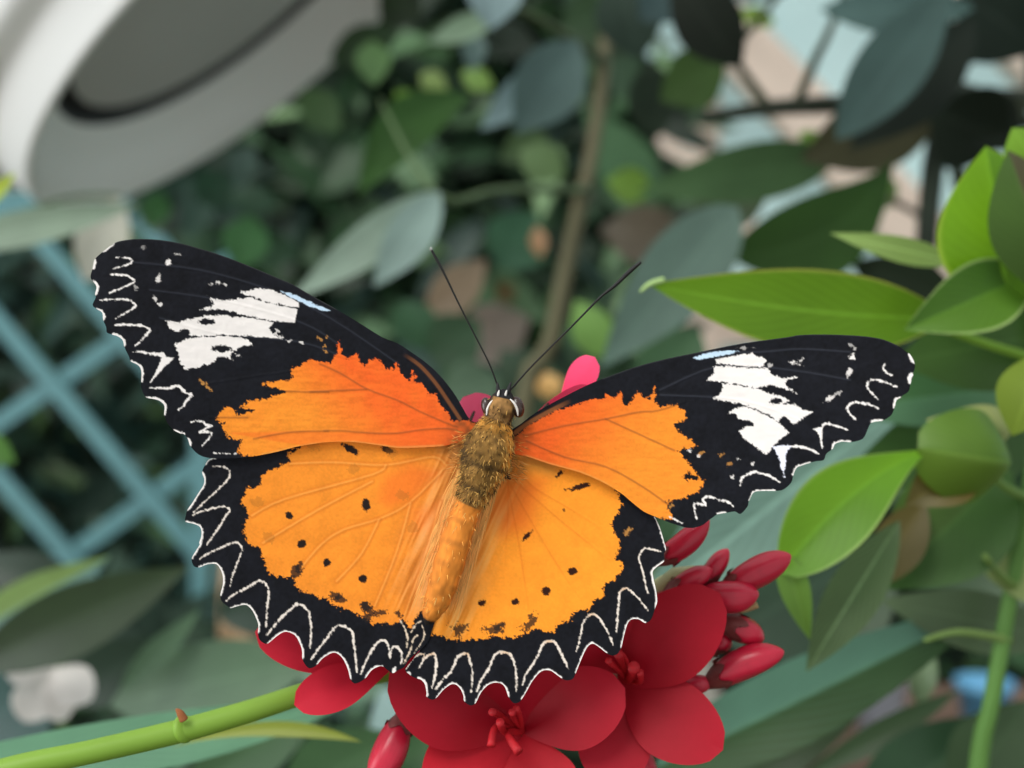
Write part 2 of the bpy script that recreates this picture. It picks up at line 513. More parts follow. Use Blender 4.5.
    col = blobs(P, col, [(f[0][0], f[0][1], 2.9, 2.4, 0.5, 0.95), (f[1][0], f[1][1], 2.3, 4.2, 0.35, 0.8), (f[2][0], f[2][1], 2.6, 1.4, 0.2, 0.5), (f[3][0], f[3][1], 1.5, 2.6, -0.3, 0.7), (f[4][0], f[4][1], 2.6, 1.4, 0.2, 0.85), (f[5][0], f[5][1], 1.8, 2, 0, 0.35), (f[6][0], f[6][1], 2, 1.6, 0, 0.25)], WHITE, 95, 1.0)
    # wavy pale lines along the margin
    L = [cA((240, 180), (320, 180), (375, 195), (365, 225), (300, 250), (225, 270)), cA((205, 315), (250, 318), (330, 325), (370, 345), (400, 372), (340, 405), (270, 432), (190, 465)),
         cA((120, 520), (210, 515), (300, 515), (360, 525), (405, 560), (370, 595), (310, 630), (240, 670)), cB((40, 40), (110, 38), (200, 40), (265, 47), (318, 85), (270, 140), (200, 210)),
         cB((320, 545), (400, 545), (470, 545), (550, 530), (600, 580), (650, 600), (615, 640), (600, 670), (550, 720)), cC((490, 335), (570, 330), (610, 360), (655, 365), (600, 390), (560, 420), (640, 410), (650, 440), (620, 480), (580, 525)), cC((670, 585), (760, 588), (850, 592))]
    col = strokes(P, col, L, [1.7, 2.3, 2.3, 2.8, 3.4, 2.4, 1.5], WHITE, 100)
    col = area(P, col, cB((180, 256), (240, 243), (330, 260), (430, 255), (450, 300), (510, 300), (470, 345), (430, 375), (400, 420), (320, 500), (350, 440), (395, 370), (412, 300), (330, 278), (250, 264)), WHITE, 0.35, 110)
    E = [cA((235, 68), (150, 132)), cA((75, 205), (66, 268)), cA((66, 375), (90, 415), (82, 468)), cA((96, 596), (140, 625), (146, 678)), cB((22, 116), (62, 128), (102, 160), (115, 203)), cB((170, 332), (217, 356), (246, 387), (255, 432), (252, 488)),
         cB((297, 622), (362, 634), (408, 653), (438, 690), (434, 752)), cC((352, 402), (400, 427), (430, 430)), cC((464, 472), (480, 520))]
    col = strokes(P, col, E, [2.6, 5.5, 7, 6, 5, 5, 5.5, 5, 6], WHITE, 120, 0.8)
    dd, tt = ldist(P, LFW[10:24]); col = lay(col, 0.35 * (1 - sm(0.2, 1.0, dd)), np.array(lin(90, 92, 92)))  # thin grey highlight painted along the front edge
    return col, 0.0

# ---- right forewing
RFW = [(508, 440), (512, 430)] + c6((40, 343), (100, 298), (200, 243), (280, 203), (340, 178), (450, 138), (560, 108), (680, 83), (850, 49)) + [(786.3, 337.3)] \
    + cN((0, 80), (200, 75), (400, 82), (560, 95), (680, 120), (780, 165), (850, 215), (885, 240), (918, 310), (915, 360), (898, 385), (905, 400), (884, 470), (870, 530), (820, 565), (805, 580), (772, 602), (757, 660), (735, 715), (690, 752), (650, 768)) \
    + c7((815, 408), (775, 415), (760, 440), (740, 480)) + cM((970, 337), (900, 332), (840, 352), (822, 390), (770, 430), (750, 480), (690, 490), (640, 502), (580, 522), (532, 543), (507, 600), (490, 660), (430, 715), (370, 727), (260, 727), (192, 737)) \
    + cL((880, 550), (868, 580), (860, 612), (805, 672), (760, 652), (690, 662), (620, 674), (590, 694), (550, 722)) + cK((900, 282), (830, 302), (770, 302), (720, 287), (640, 262), (580, 237), (520, 212), (430, 172), (340, 102), (270, 42), (215, 5)) \
    + c6((350, 562), (260, 522), (150, 492), (60, 462)) + [(508, 452)]
RFW_V = [c6((60, 385), (200, 350), (350, 325), (470, 300), (540, 295), (640, 262)), c6((350, 325), (470, 380), (600, 440)), c6((60, 405), (200, 465), (350, 500), (480, 570), (580, 640)),
         [(700, 352), (760, 352), (800, 349), (850, 352)], [(660, 395), (740, 400), (800, 420)], [(660, 390), (720, 366), (790, 370), (850, 380)]]
def paint_rfw(P, out):
    col = black_base(P)
    col = veindark(P, col, np.ones(len(P)), RFW_V[3:], np.array(lin(44, 46, 54)), 1.0, 0.8)
    org = c6((10, 400), (60, 355), (130, 315), (185, 290), (250, 270), (290, 255), (345, 255), (350, 235), (380, 250), (410, 220), (415, 270), (430, 280), (465, 225), (485, 250), (510, 250), (530, 205), (530, 260), (550, 280), (610, 275), (640, 300), (645, 325), (600, 345), (620, 375), (660, 400), (688, 425), (610, 440), (640, 470), (680, 520), (690, 540), (655, 520), (636, 535), (650, 550), (715, 550), (690, 590), (650, 610), (590, 625), (570, 630), (595, 690), (500, 690), (380, 600), (260, 535), (100, 485), (0, 470))
    d = sdf(P, org); m = 1 - sm(-0.5, 0.5, d + fuzz(P, 0.8, 203))
    r = np.clip(1.15 - sm(520, 680, P[:, 0] + (P[:, 1] - 430) * 0.8) * 1.15 + 0.15 * vnoise(P, 9, 231), 0, 1)
    oc = ORANGE * (1 - r[:, None]) + RED * r[:, None]
    oc = oc * (1 + 0.16 * vnoise(P * np.array([0.3, 1.0]), 2.2, 233) + 0.12 * vnoise(P, 1.3, 234))[:, None]
    tr = np.array(c6((60, 460), (150, 490), (260, 520), (350, 560), (470, 655)))
    rim = seg_dist(P, tr[:-1], tr[1:])[0]
    oc = lay(oc, 0.5 * np.exp(-(rim / 1.1) ** 2), TAN)
    root = np.exp(-(((P - np.array([516, 436])) ** 2).sum(1)) / 14 ** 2) * (0.75 + vnoise(P, 4, 236))
    oc = lay(oc, np.clip(root, 0, 0.85), BROWN)
    col = lay(col, m, oc)
    col = veindark(P, col, m, RFW_V[:3], BROWN, 1.1, 0.6)
    dd, tt = ldist(P, c6((20, 375), (60, 345), (130, 305), (230, 255)))
    col = lay(col, 0.85 * (1 - sm(0.75, 1.0, tt)) * (1 - sm(1.2, 3.0, dd)), np.array(lin(136, 82, 46)))
    W = [cO((203, 195), (300, 175), (440, 155), (500, 150), (560, 170), (612, 205), (590, 240), (570, 258), (480, 255), (380, 245), (208, 231)),
         cO((200, 246), (300, 252), (400, 258), (560, 268), (620, 275), (660, 320), (760, 345), (858, 338), (770, 365), (770, 410), (855, 468), (740, 425), (640, 400), (580, 410), (540, 425), (400, 400), (260, 376), (138, 360), (185, 310)),
         cO((258, 390), (400, 408), (550, 432), (650, 470), (760, 500), (802, 528), (740, 550), (830, 555), (880, 590), (975, 615), (910, 660), (830, 712), (800, 680), (750, 650), (710, 690), (600, 625), (480, 574), (380, 547), (185, 510), (250, 460)),
         cO((308, 620), (400, 570), (480, 585), (600, 635), (710, 702), (792, 780), (720, 830), (660, 890), (610, 962), (520, 890), (430, 830), (400, 770), (430, 735), (510, 725), (480, 690), (390, 670), (360, 635))]
    for i, w in enumerate(W):
        col = lay(col, 1 - sm(-0.5, 0.5, sdf(P, w) + fuzz(P, 0.55, 260 + i)), WHITE * (0.98 + 0.08 * vnoise(P * np.array([0.3, 1]), 3, 266))[:, None])
    k = cO((690, 530), (460, 705))
    col = blobs(P, col, [(k[0][0], k[0][1], 6.5, 3.0, 0.05, 1), (k[1][0], k[1][1], 6, 3, 0.2, 0.8)], BLACK, 270)
    col = area(P, col, cO((25, 186), (120, 150), (250, 130), (390, 125), (330, 152), (200, 172), (55, 202)), BLUE, 0.4, 272)
    f = cN((420, 258), (392, 380), (240, 585), (300, 545), (405, 160), (435, 185)) + cO((820, 222), (850, 228), (885, 205), (885, 240), (640, 240), (430, 105))
    A = [(3, 2.3, -0.4, 0.95), (2.4, 4.2, 0.4, 0.8), (4.5, 2.0, -0.4, 0.8), (3.4, 1.6, -0.4, 0.45), (2, 1.2, 0.3, 0.4), (1.6, 1.6, 0, 0.45), (3, 1.4, 0.2, 0.8), (2.5, 1.2, 0, 0.8), (2.6, 1.0, -0.6, 0.7), (2.2, 1.0, 0.4, 0.6), (2, 2, 0, 0.5), (5, 1, 0, 0.4)]
    col = blobs(P, col, [(x, y, *a) for (x, y), a in zip(f, A)], WHITE, 280, 1.0)
    L = [cN((680, 310), (665, 345), (700, 385), (735, 405)), cN((775, 495), (700, 465), (620, 440), (560, 445), (535, 490), (570, 540), (620, 590)), cN((630, 665), (520, 630), (430, 620), (380, 660), (400, 710), (450, 760)),
         cM((940, 237), (850, 207), (770, 188), (728, 232), (725, 300), (740, 385)), cM((710, 430), (640, 395), (560, 372), (480, 374)), cM((395, 655), (300, 600), (200, 577), (150, 592), (98, 622), (80, 690)),
         cL((750, 615), (700, 572), (640, 560), (560, 535), (500, 550), (522, 600), (440, 590), (438, 650), (450, 710)), cL((230, 690), (285, 718), (335, 745))]
    col = strokes(P, col, L, [2.4, 2.2, 2.6, 2.9, 3.4, 3.2, 2.5, 1.6], WHITE, 300)
    col = area(P, col, cM((345, 372), (460, 362), (490, 375), (455, 420), (442, 500), (434, 615), (410, 560), (385, 450)), np.array(lin(226, 226, 240)), 0.5, 310)
    col = area(P, col, cM((672, 232), (730, 215), (740, 250), (735, 320), (715, 290)), WHITE, 0.4, 312)
    col = blobs(P, col, [(q[0], q[1], 1.6, 1.4, 0, 0.8) for q in cL((790, 230), (735, 378), (905, 270), (400, 165), (470, 210))], WHITE, 320, 1.0)
    col = blobs(P, col, [(q[0], q[1], 2.6, 1.4, -0.4, 0.5) for q in cL((720, 275), (480, 190), (650, 200), (255, 610))], TAN, 326, 1.2)
    E = [cN((872, 232), (910, 305)), cN((900, 392), (878, 410), (876, 466)), cN((803, 582), (768, 600), (752, 655)), c7((820, 405), (775, 413)), cM((968, 335), (900, 330), (838, 352), (820, 388)), cM((640, 500), (580, 520), (530, 542), (505, 598)),
         cM((365, 725), (258, 725), (192, 735)) + cL((905, 505), (872, 565)), cL((690, 660), (622, 670))]
    col = strokes(P, col, E, [4.5, 5.5, 5, 4.5, 3.6, 3.4, 3.4, 3.6], WHITE, 340, 0.8)
    dd, tt = ldist(P, RFW[6:18]); col = lay(col, 0.3 * (1 - sm(0.2, 1.0, dd)), np.array(lin(90, 92, 92)))  # front edge highlight painted in grey
    return col, 0.0

# ---- left hindwing
LHW = [(482, 440), (440, 428), (380, 424), (330, 432), (280, 446), (240, 454)] + cD((330, 62), (270, 64), (228, 78), (200, 120), (176, 178), (194, 230), (188, 280), (150, 340), (100, 420), (58, 482), (46, 525), (43, 572), (100, 588), (150, 607), (170, 640), (170, 690), (152, 745)) \
    + cE((162, 30), (128, 85), (93, 148), (108, 205), (150, 220), (220, 194), (288, 193), (322, 232), (342, 290), (342, 360), (322, 440), (335, 492), (380, 528), (405, 545), (460, 529), (528, 519), (577, 562), (607, 620), (627, 680), (623, 745)) \
    + cF((155, 395), (190, 425), (222, 428), (270, 390), (330, 345), (375, 334), (436, 359), (471, 412), (496, 482), (498, 548), (520, 595), (555, 626), (598, 612), (622, 590), (670, 540), (748, 500), (806, 529), (846, 592), (871, 662), (882, 712), (905, 742)) \
    + cG((205, 668), (242, 655), (287, 622), (332, 563), (385, 534), (420, 530), (460, 560), (500, 585), (540, 565), (575, 548), (600, 530), (640, 470), (722, 400), (785, 330), (815, 250), (850, 150)) + [(446, 600), (457, 560), (472, 510), (484, 460)]
LHW_V = [c3((1010, 165), (960, 135), (790, 165), (600, 155), (440, 160)), c3((790, 165), (740, 200), (420, 290), (300, 350)), c3((740, 225), (540, 330), (340, 450)), c3((1015, 165), (880, 300), (770, 360), (640, 400), (560, 450), (480, 540)),
         c3((765, 365), (700, 490), (610, 590)), c3((880, 305), (830, 480), (750, 680)), c3((990, 300), (940, 480), (850, 740))]
def fold_streaks(P, seed):
    s = (P - AX0) @ AXN; u = (P - AX0) @ AXD
    return vnoise(np.stack([s * 1.0 - u * 0.12, u * 0.06], 1), 2.2, seed), s, u
def paint_lhw(P, out):
    col = black_base(P)
    org = cD((1000, -60), (860, 40), (880, 100), (800, 130), (640, 210), (640, 260), (600, 310), (540, 300), (520, 340), (490, 430), (530, 460), (550, 530), (510, 600), (520, 680), (550, 740)) \
        + cE((560, 30), (640, 70), (660, 140), (690, 200), (720, 270), (780, 295), (870, 290), (910, 300), (930, 330), (920, 370), (960, 400), (1020, 420)) + cF((560, 20), (640, 60), (700, 70), (740, 110), (820, 150), (880, 160), (920, 190), (1000, 230)) \
        + cG((320, 150), (340, 190), (380, 180), (480, 190), (560, 190), (575, 150), (610, 180), (640, 225), (690, 130), (720, 100), (760, 60)) + [(446, 600), (461, 560), (476, 510), (488, 460), (488, 420), (330, 420)]
    d = sdf(P, org); m = 1 - sm(-0.5, 0.5, d + fuzz(P, 1.0, 403))
    oc = np.tile(ORANGE, (len(P), 1)) * (1 + 0.16 * vnoise(P, 12, 431) + 0.12 * vnoise(P, 2.0, 432) + 0.1 * vnoise(P, 1.0, 433))[:, None]
    oc = lay(oc, 0.5 * (1 - sm(-10, 10, sdf(P, c3((780, 215), (880, 160), (1000, 190), (890, 290), (800, 320), (770, 290))) + 3 * vnoise(P, 5, 434))), RED)
    oc = lay(oc, 0.4 * (1 - sm(-9, 9, sdf(P, c3((890, 330), (990, 300), (960, 400), (890, 420))) + 3 * vnoise(P, 5, 435))), RED)
    st, s, u = fold_streaks(P, 440)
    near = np.exp(-((s + 22) / 20) ** 2) * sm(-30, 30, u)
    oc = lay(oc, np.clip(near * (0.35 + 1.3 * st), 0, 0.8), np.array(lin(232, 176, 110)))
    oc = lay(oc, np.clip(near * (0.15 - 1.5 * st), 0, 0.6), BROWN)
    root = np.exp(-(((P - np.array([468, 452])) ** 2).sum(1)) / 24 ** 2) * (0.6 + 1.2 * vnoise(P, 4, 436))
    oc = lay(oc, np.clip(root, 0, 0.85), np.array(lin(140, 92, 44)))
    col = lay(col, m, oc)
    for v in LHW_V:
        dd, t = ldist(P, v)
        col = lay(col, 0.4 * m * np.exp(-((dd - 2.0) / 1.3) ** 2), np.array(lin(196, 104, 30)))
        col = lay(col, 0.4 * m * np.exp(-(dd / 0.9) ** 2), np.array(lin(240, 166, 84)))
    # smoky hind spots
    sp = [(289, 515.7, 3.8, 3.4, 0.3, 1), (301.8, 543.6, 4.2, 4, 0, 1), (326.7, 562.7, 3.8, 4.2, 0, 1), (362.8, 578.6, 4.2, 3.8, 0.3, 1), (366, 505, 4.0, 6.5, -0.15, 1)]
    a, b = c3((660, 106), (795, 108)); sp += [(a[0], a[1], 9.5, 3.4, 0.5, 1), (b[0], b[1], 7, 3, 0.45, 0.95)]
    col = blobs(P, col, sp, np.array(lin(32, 22, 20)), 450, 0.7)
    sm_ = c3((670, 178), (320, 300), (360, 430), (810, 120), (520, 95), (850, 275), (890, 395)); col = blobs(P, col, [(x, y, 6, 5, 0.3, 0.35) for x, y in sm_], np.array(lin(150, 96, 36)), 460, 1.5)
    e = cE((930, 250), (955, 215)) + cF((760, 45), (800, 70), (1000, 130)) + cG((285, 50), (330, 110), (395, 105), (550, 110), (290, 140))
    R = [(5.5, 6, 0.4), (3, 5, 0.2), (6, 4, 0.4), (6, 3.5, 0.2), (4, 5, 0), (5.5, 4.5, 0.4), (5, 4, 0.7), (6, 2.5, -0.2), (3, 3, 0), (4, 4, 0)]
    col = blobs(P, col, [(x, y, *r, 0.9) for (x, y), r in zip(e, R)], np.array(lin(34, 28, 26)), 470, 1.6)
    L = [cD((250, 130), (330, 130), (385, 155), (400, 190), (385, 235), (330, 290), (270, 350), (200, 410), (110, 495)), cD((100, 520), (190, 485), (270, 465), (350, 455), (400, 480), (370, 520), (330, 590), (270, 680), (215, 760)),
         cE((155, 155), (240, 100), (330, 60), (400, 30), (460, 20), (492, 60), (490, 100), (460, 180), (430, 260), (400, 370)), cE((370, 485), (440, 430), (520, 390), (570, 360), (630, 325), (680, 345), (710, 400), (705, 480), (695, 560), (690, 690)),
         cF((220, 360), (270, 290), (340, 210), (410, 150), (460, 112), (510, 130), (550, 180), (565, 260), (570, 340), (560, 460)), cF((570, 555), (620, 480), (690, 390), (740, 320), (790, 282), (870, 310), (900, 342), (910, 430), (925, 540), (935, 660)),
         cG((245, 595), (290, 490), (350, 380), (400, 325), (445, 330), (470, 380), (478, 470)), cG((478, 470), (492, 400), (520, 370), (560, 400), (575, 450), (565, 510))]
    col = strokes(P, col, L, [2.1, 2.2, 2.4, 2.7, 2.9, 3.0, 3.0, 2.6], WHITE * np.array([.93, 0.88, 0.82]), 500)
    col = strokes(P, col, [cG((560, 160), (600, 230), (620, 300), (615, 380)), cG((590, 510), (640, 410), (670, 310), (700, 280)), cG((650, 260), (690, 190), (730, 172)), cG((735, 200), (755, 270), (730, 340), (690, 400), (680, 430))], [2.2, 1.7, 1.6, 1.7], CREAM * 0.8, 520)
    E = [cD((290, 64), (232, 78), (205, 118)), cD((178, 178), (196, 230), (190, 280), (150, 342), (102, 422), (62, 480)), cD((48, 572), (102, 588), (152, 608), (173, 640), (172, 690), (154, 745)) + cE((165, 30), (130, 85), (97, 145)), cE((152, 220), (220, 196), (288, 195), (325, 234), (345, 290), (344, 360), (325, 438)),
         cE((405, 545), (460, 531), (528, 521), (580, 563), (610, 621), (630, 680), (626, 740)), cF((224, 428), (270, 392), (330, 347), (375, 336), (436, 361), (473, 412), (498, 482), (500, 545)), cF((622, 590), (670, 542), (748, 502), (806, 531), (848, 592), (873, 662), (884, 710)), cG((287, 622), (332, 565), (385, 536), (415, 531)), cG((505, 580), (522, 545))]
    col = strokes(P, col, E, [2.0, 3.8, 4.0, 4.4, 4.2, 4.4, 4.4, 5.0, 5], WHITE, 540, 0.7)
    b = np.zeros(len(P)) - 0.0008 * np.exp(-((s + 14) / 12) ** 2) * 0
    return col, b

# ---- right hindwing
RHW = [(430, 634)] + cH((130, 360), (60, 450), (42, 485), (70, 510), (100, 535), (140, 550), (165, 556), (198, 592), (212, 660), (213, 695), (255, 718), (292, 702), (342, 644), (400, 599), (440, 594), (478, 624), (507, 682), (513, 728), (558, 762), (602, 748), (652, 654), (722, 590), (800, 584), (842, 622), (867, 692), (905, 742), (945, 742)) \
    + cI((175, 712), (217, 642), (263, 563), (332, 489), (400, 484), (448, 514), (488, 543), (530, 563), (580, 553), (607, 503), (643, 413), (693, 304), (740, 269), (788, 294), (852, 344), (895, 364), (938, 352)) \
    + cJ((490, 700), (513, 600), (543, 504), (577, 474), (630, 474), (683, 504), (732, 470), (762, 382), (778, 330), (768, 240), (748, 150), (743, 90), (783, 48), (832, 12)) + cK((592, 512), (608, 470), (592, 410), (562, 310), (522, 220)) \
    + [(640, 485), (610, 455), (560, 432), (505, 445), (478, 480), (457, 540), (440, 592)]
RHW_V = [T(420, 450, 4.043, [(355, 95), (357, 180), (355, 280), (340, 480)]), T(420, 450, 4.043, [(400, 85), (460, 150), (560, 210), (760, 330)]), [(512, 478), (560, 520), (610, 560)], [(508, 480), (545, 545), (580, 600)], [(507, 482), (520, 550), (528, 610)]]
def paint_rhw(P, out):
    col = black_base(P)
    org = cH((240, 190), (400, 232), (470, 232), (520, 240), (620, 235), (700, 220), (760, 200), (830, 220), (900, 230), (960, 210)) + cI((100, 225), (180, 200), (230, 170), (300, 150), (380, 175), (430, 170), (460, 120), (550, 90), (570, 30)) \
        + cJ((100, 480), (100, 410), (240, 390), (270, 340), (340, 290), (350, 190), (430, 160), (480, 100), (500, 40)) + cK((240, 640), (250, 580), (200, 550), (230, 480), (235, 420), (190, 330), (165, 270), (200, 220), (250, 130), (250, 80), (220, 20)) + [(600, 465), (560, 425), (505, 440), (474, 478), (453, 540), (432, 592), (424, 634)]
    d = sdf(P, org); m = 1 - sm(-0.5, 0.5, d + fuzz(P, 1.0, 603))
    oc = np.tile(np.array(lin(245, 148, 42)), (len(P), 1)) * (1 + 0.12 * vnoise(P, 12, 631) + 0.1 * vnoise(P, 2.0, 632) + 0.08 * vnoise(P, 1.0, 633))[:, None]
    oc = lay(oc, 0.6 * (1 - sm(-14, 14, sdf(P, [(500, 470), (545, 480), (530, 530), (500, 535), (485, 510)]))), RED)
    st, s, u = fold_streaks(P, 640)
    near = np.exp(-((s - 20) / 17) ** 2) * sm(-30, 10, u)
    oc = lay(oc, np.clip(near * (0.45 + 1.4 * st), 0, 0.85), np.array(lin(238, 180, 100)))
    oc = lay(oc, np.clip(near * (0.05 - 1.3 * st), 0, 0.5), np.array(lin(186, 112, 44)))
    root = np.exp(-(((P - np.array([508, 462])) ** 2).sum(1)) / 18 ** 2) * (0.7 + 1.2 * vnoise(P, 4, 636))
    oc = lay(oc, np.clip(root, 0, 0.8), np.array(lin(176, 122, 56)))
    sh = 1 - sm(0, 16, seg_dist(P, np.array(c6((60, 470), (150, 500)))[:1], np.array(c6((60, 470), (150, 500)))[1:])[0])
    oc = lay(oc, 0.5 * sh, np.array(lin(190, 140, 66)))
    col = lay(col, m, oc)
    for v in RHW_V:
        dd, t = ldist(P, v)
        col = lay(col, 0.35 * (1 - sm(0.6, 1, t)) * m * np.exp(-(dd / 1.0) ** 2), np.array(lin(206, 98, 26)))
    sp = [(482, 603, 4.0, 3.2, -0.3, 1), (516, 601.7, 4.0, 3.4, -0.4, 1), (546.3, 591, 4.4, 4.0, -0.5, 1), (573, 571, 4.5, 4.0, -0.4, 1), (527.3, 535.2, 6.5, 2.2, -0.75, 1)]
    a, b = c6((250, 575), (183, 524)); sp += [(a[0], a[1], 12, 2.6, -0.25, 1), (b[0], b[1], 4.5, 2.2, -0.9, 1), (564, 510, 1.3, 1.3, 0, 0.8)]
    col = blobs(P, col, sp, np.array(lin(48, 22, 14)), 650, 0.7)
    for i, t in enumerate([cH((395, 115), (470, 130), (555, 115), (500, 180), (470, 210), (440, 190)), cH((645, 155), (700, 140), (830, 105), (790, 170), (740, 200), (690, 180)), cI((-60, 120), (20, 110), (20, 180), (-30, 160)), cI((230, 40), (260, 20), (260, 70), (310, 60), (280, 110), (230, 160), (150, 140), (220, 110))]):
        col = area(P, col, t, np.array(lin(46, 36, 28)), 1.6, 660 + i, 0.8, 0.9)
    L = [cH((50, 465), (90, 400), (140, 360), (188, 352), (186, 400), (150, 465)), cH((186, 400), (230, 362), (277, 352), (290, 420), (280, 520), (255, 630)), cH((285, 635), (340, 560), (410, 490), (440, 420), (460, 380), (500, 352), (540, 352), (560, 410), (580, 500), (570, 660)), cH((615, 650), (650, 560), (710, 470), (770, 352), (870, 346), (910, 410), (930, 520), (930, 640)),
         cI((180, 600), (210, 510), (290, 390), (350, 265), (430, 252), (480, 330), (520, 410), (545, 470)), cI((610, 330), (640, 230), (660, 120), (690, 60), (740, 32), (780, 50), (830, 120), (880, 220), (905, 280)), cJ((450, 580), (460, 470), (470, 330), (478, 260), (520, 227), (570, 252), (640, 320), (700, 400)), cK((570, 495), (500, 477), (440, 467), (400, 510), (395, 560), (420, 640), (440, 740)) + cJ((670, 130), (690, 220), (705, 260))]
    col = strokes(P, col, L, [2.4, 3.0, 3.1, 3.0, 2.9, 2.5, 2.4, 2.2], WHITE * np.array([.93, 0.87, 0.80]), 700)
    tops = [(423, 653.5), (431, 653.5), (467, 653.5), (505, 653.5), (549, 642), (592, 615.5), (624, 589)]
    lc_ = np.zeros(len(P))
    for q in tops: lc_ = np.maximum(lc_, np.exp(-((P - np.array(q)) ** 2).sum(1) / 5.0 ** 2))
    br = sm(0.25, 0.5, col.mean(1)); col = lay(col, 0.55 * lc_ * br, np.array(lin(206, 150, 84)))
    col = blobs(P, col, [(q[0], q[1], 2.6, 1.6, -0.8, 0.55) for q in cK((320, 305), (290, 345))], TAN, 710, 1.4)
    E = [cH((62, 500), (80, 515)), cH((145, 545), (172, 556), (202, 592), (215, 660), (214, 690)), cH((292, 702), (344, 644), (402, 600), (440, 596), (480, 624), (509, 682), (514, 725)), cH((602, 748), (654, 654), (724, 592), (800, 586), (844, 622), (869, 690)), cI((177, 712), (219, 642), (265, 565), (334, 491), (400, 486), (450, 516), (488, 541)),
         cI((607, 503), (645, 413), (695, 306), (740, 271), (788, 296), (852, 342)), cJ((492, 700), (515, 600), (545, 506), (577, 476), (630, 476), (683, 502)), cJ((762, 382), (776, 330), (766, 240), (746, 150), (741, 90), (782, 48), (832, 14)), cK((606, 480), (590, 410), (560, 310), (520, 220))]
    col = strokes(P, col, E, [5, 4.2, 4.2, 4.2, 4.2, 4.2, 4.2, 4.2, 2.4], WHITE, 740, 0.7)
    return col, 0.0

BF = thing('butterfly', at(470, 520, 0.119), 'orange, black and white butterfly with spread lace-edged wings resting on red flowers', 'butterfly')
build_wing('hindwing', LHW, -1, 0.0009, paint_lhw, LHW_V, BF, 'rounded orange hindwing of the left side with black scalloped lacy border')
build_wing('hindwing', RHW, 1, 0.0011, paint_rhw, RHW_V, BF, 'rounded orange hindwing of the right side with black scalloped lacy border')
build_wing('forewing', LFW, -1, 0.0, paint_lfw, LFW_V, BF, 'left forewing, black tip with white window and orange root')
build_wing('forewing', RFW, 1, 0.0, paint_rfw, RFW_V, BF, 'right forewing, black tip with white window and orange root')

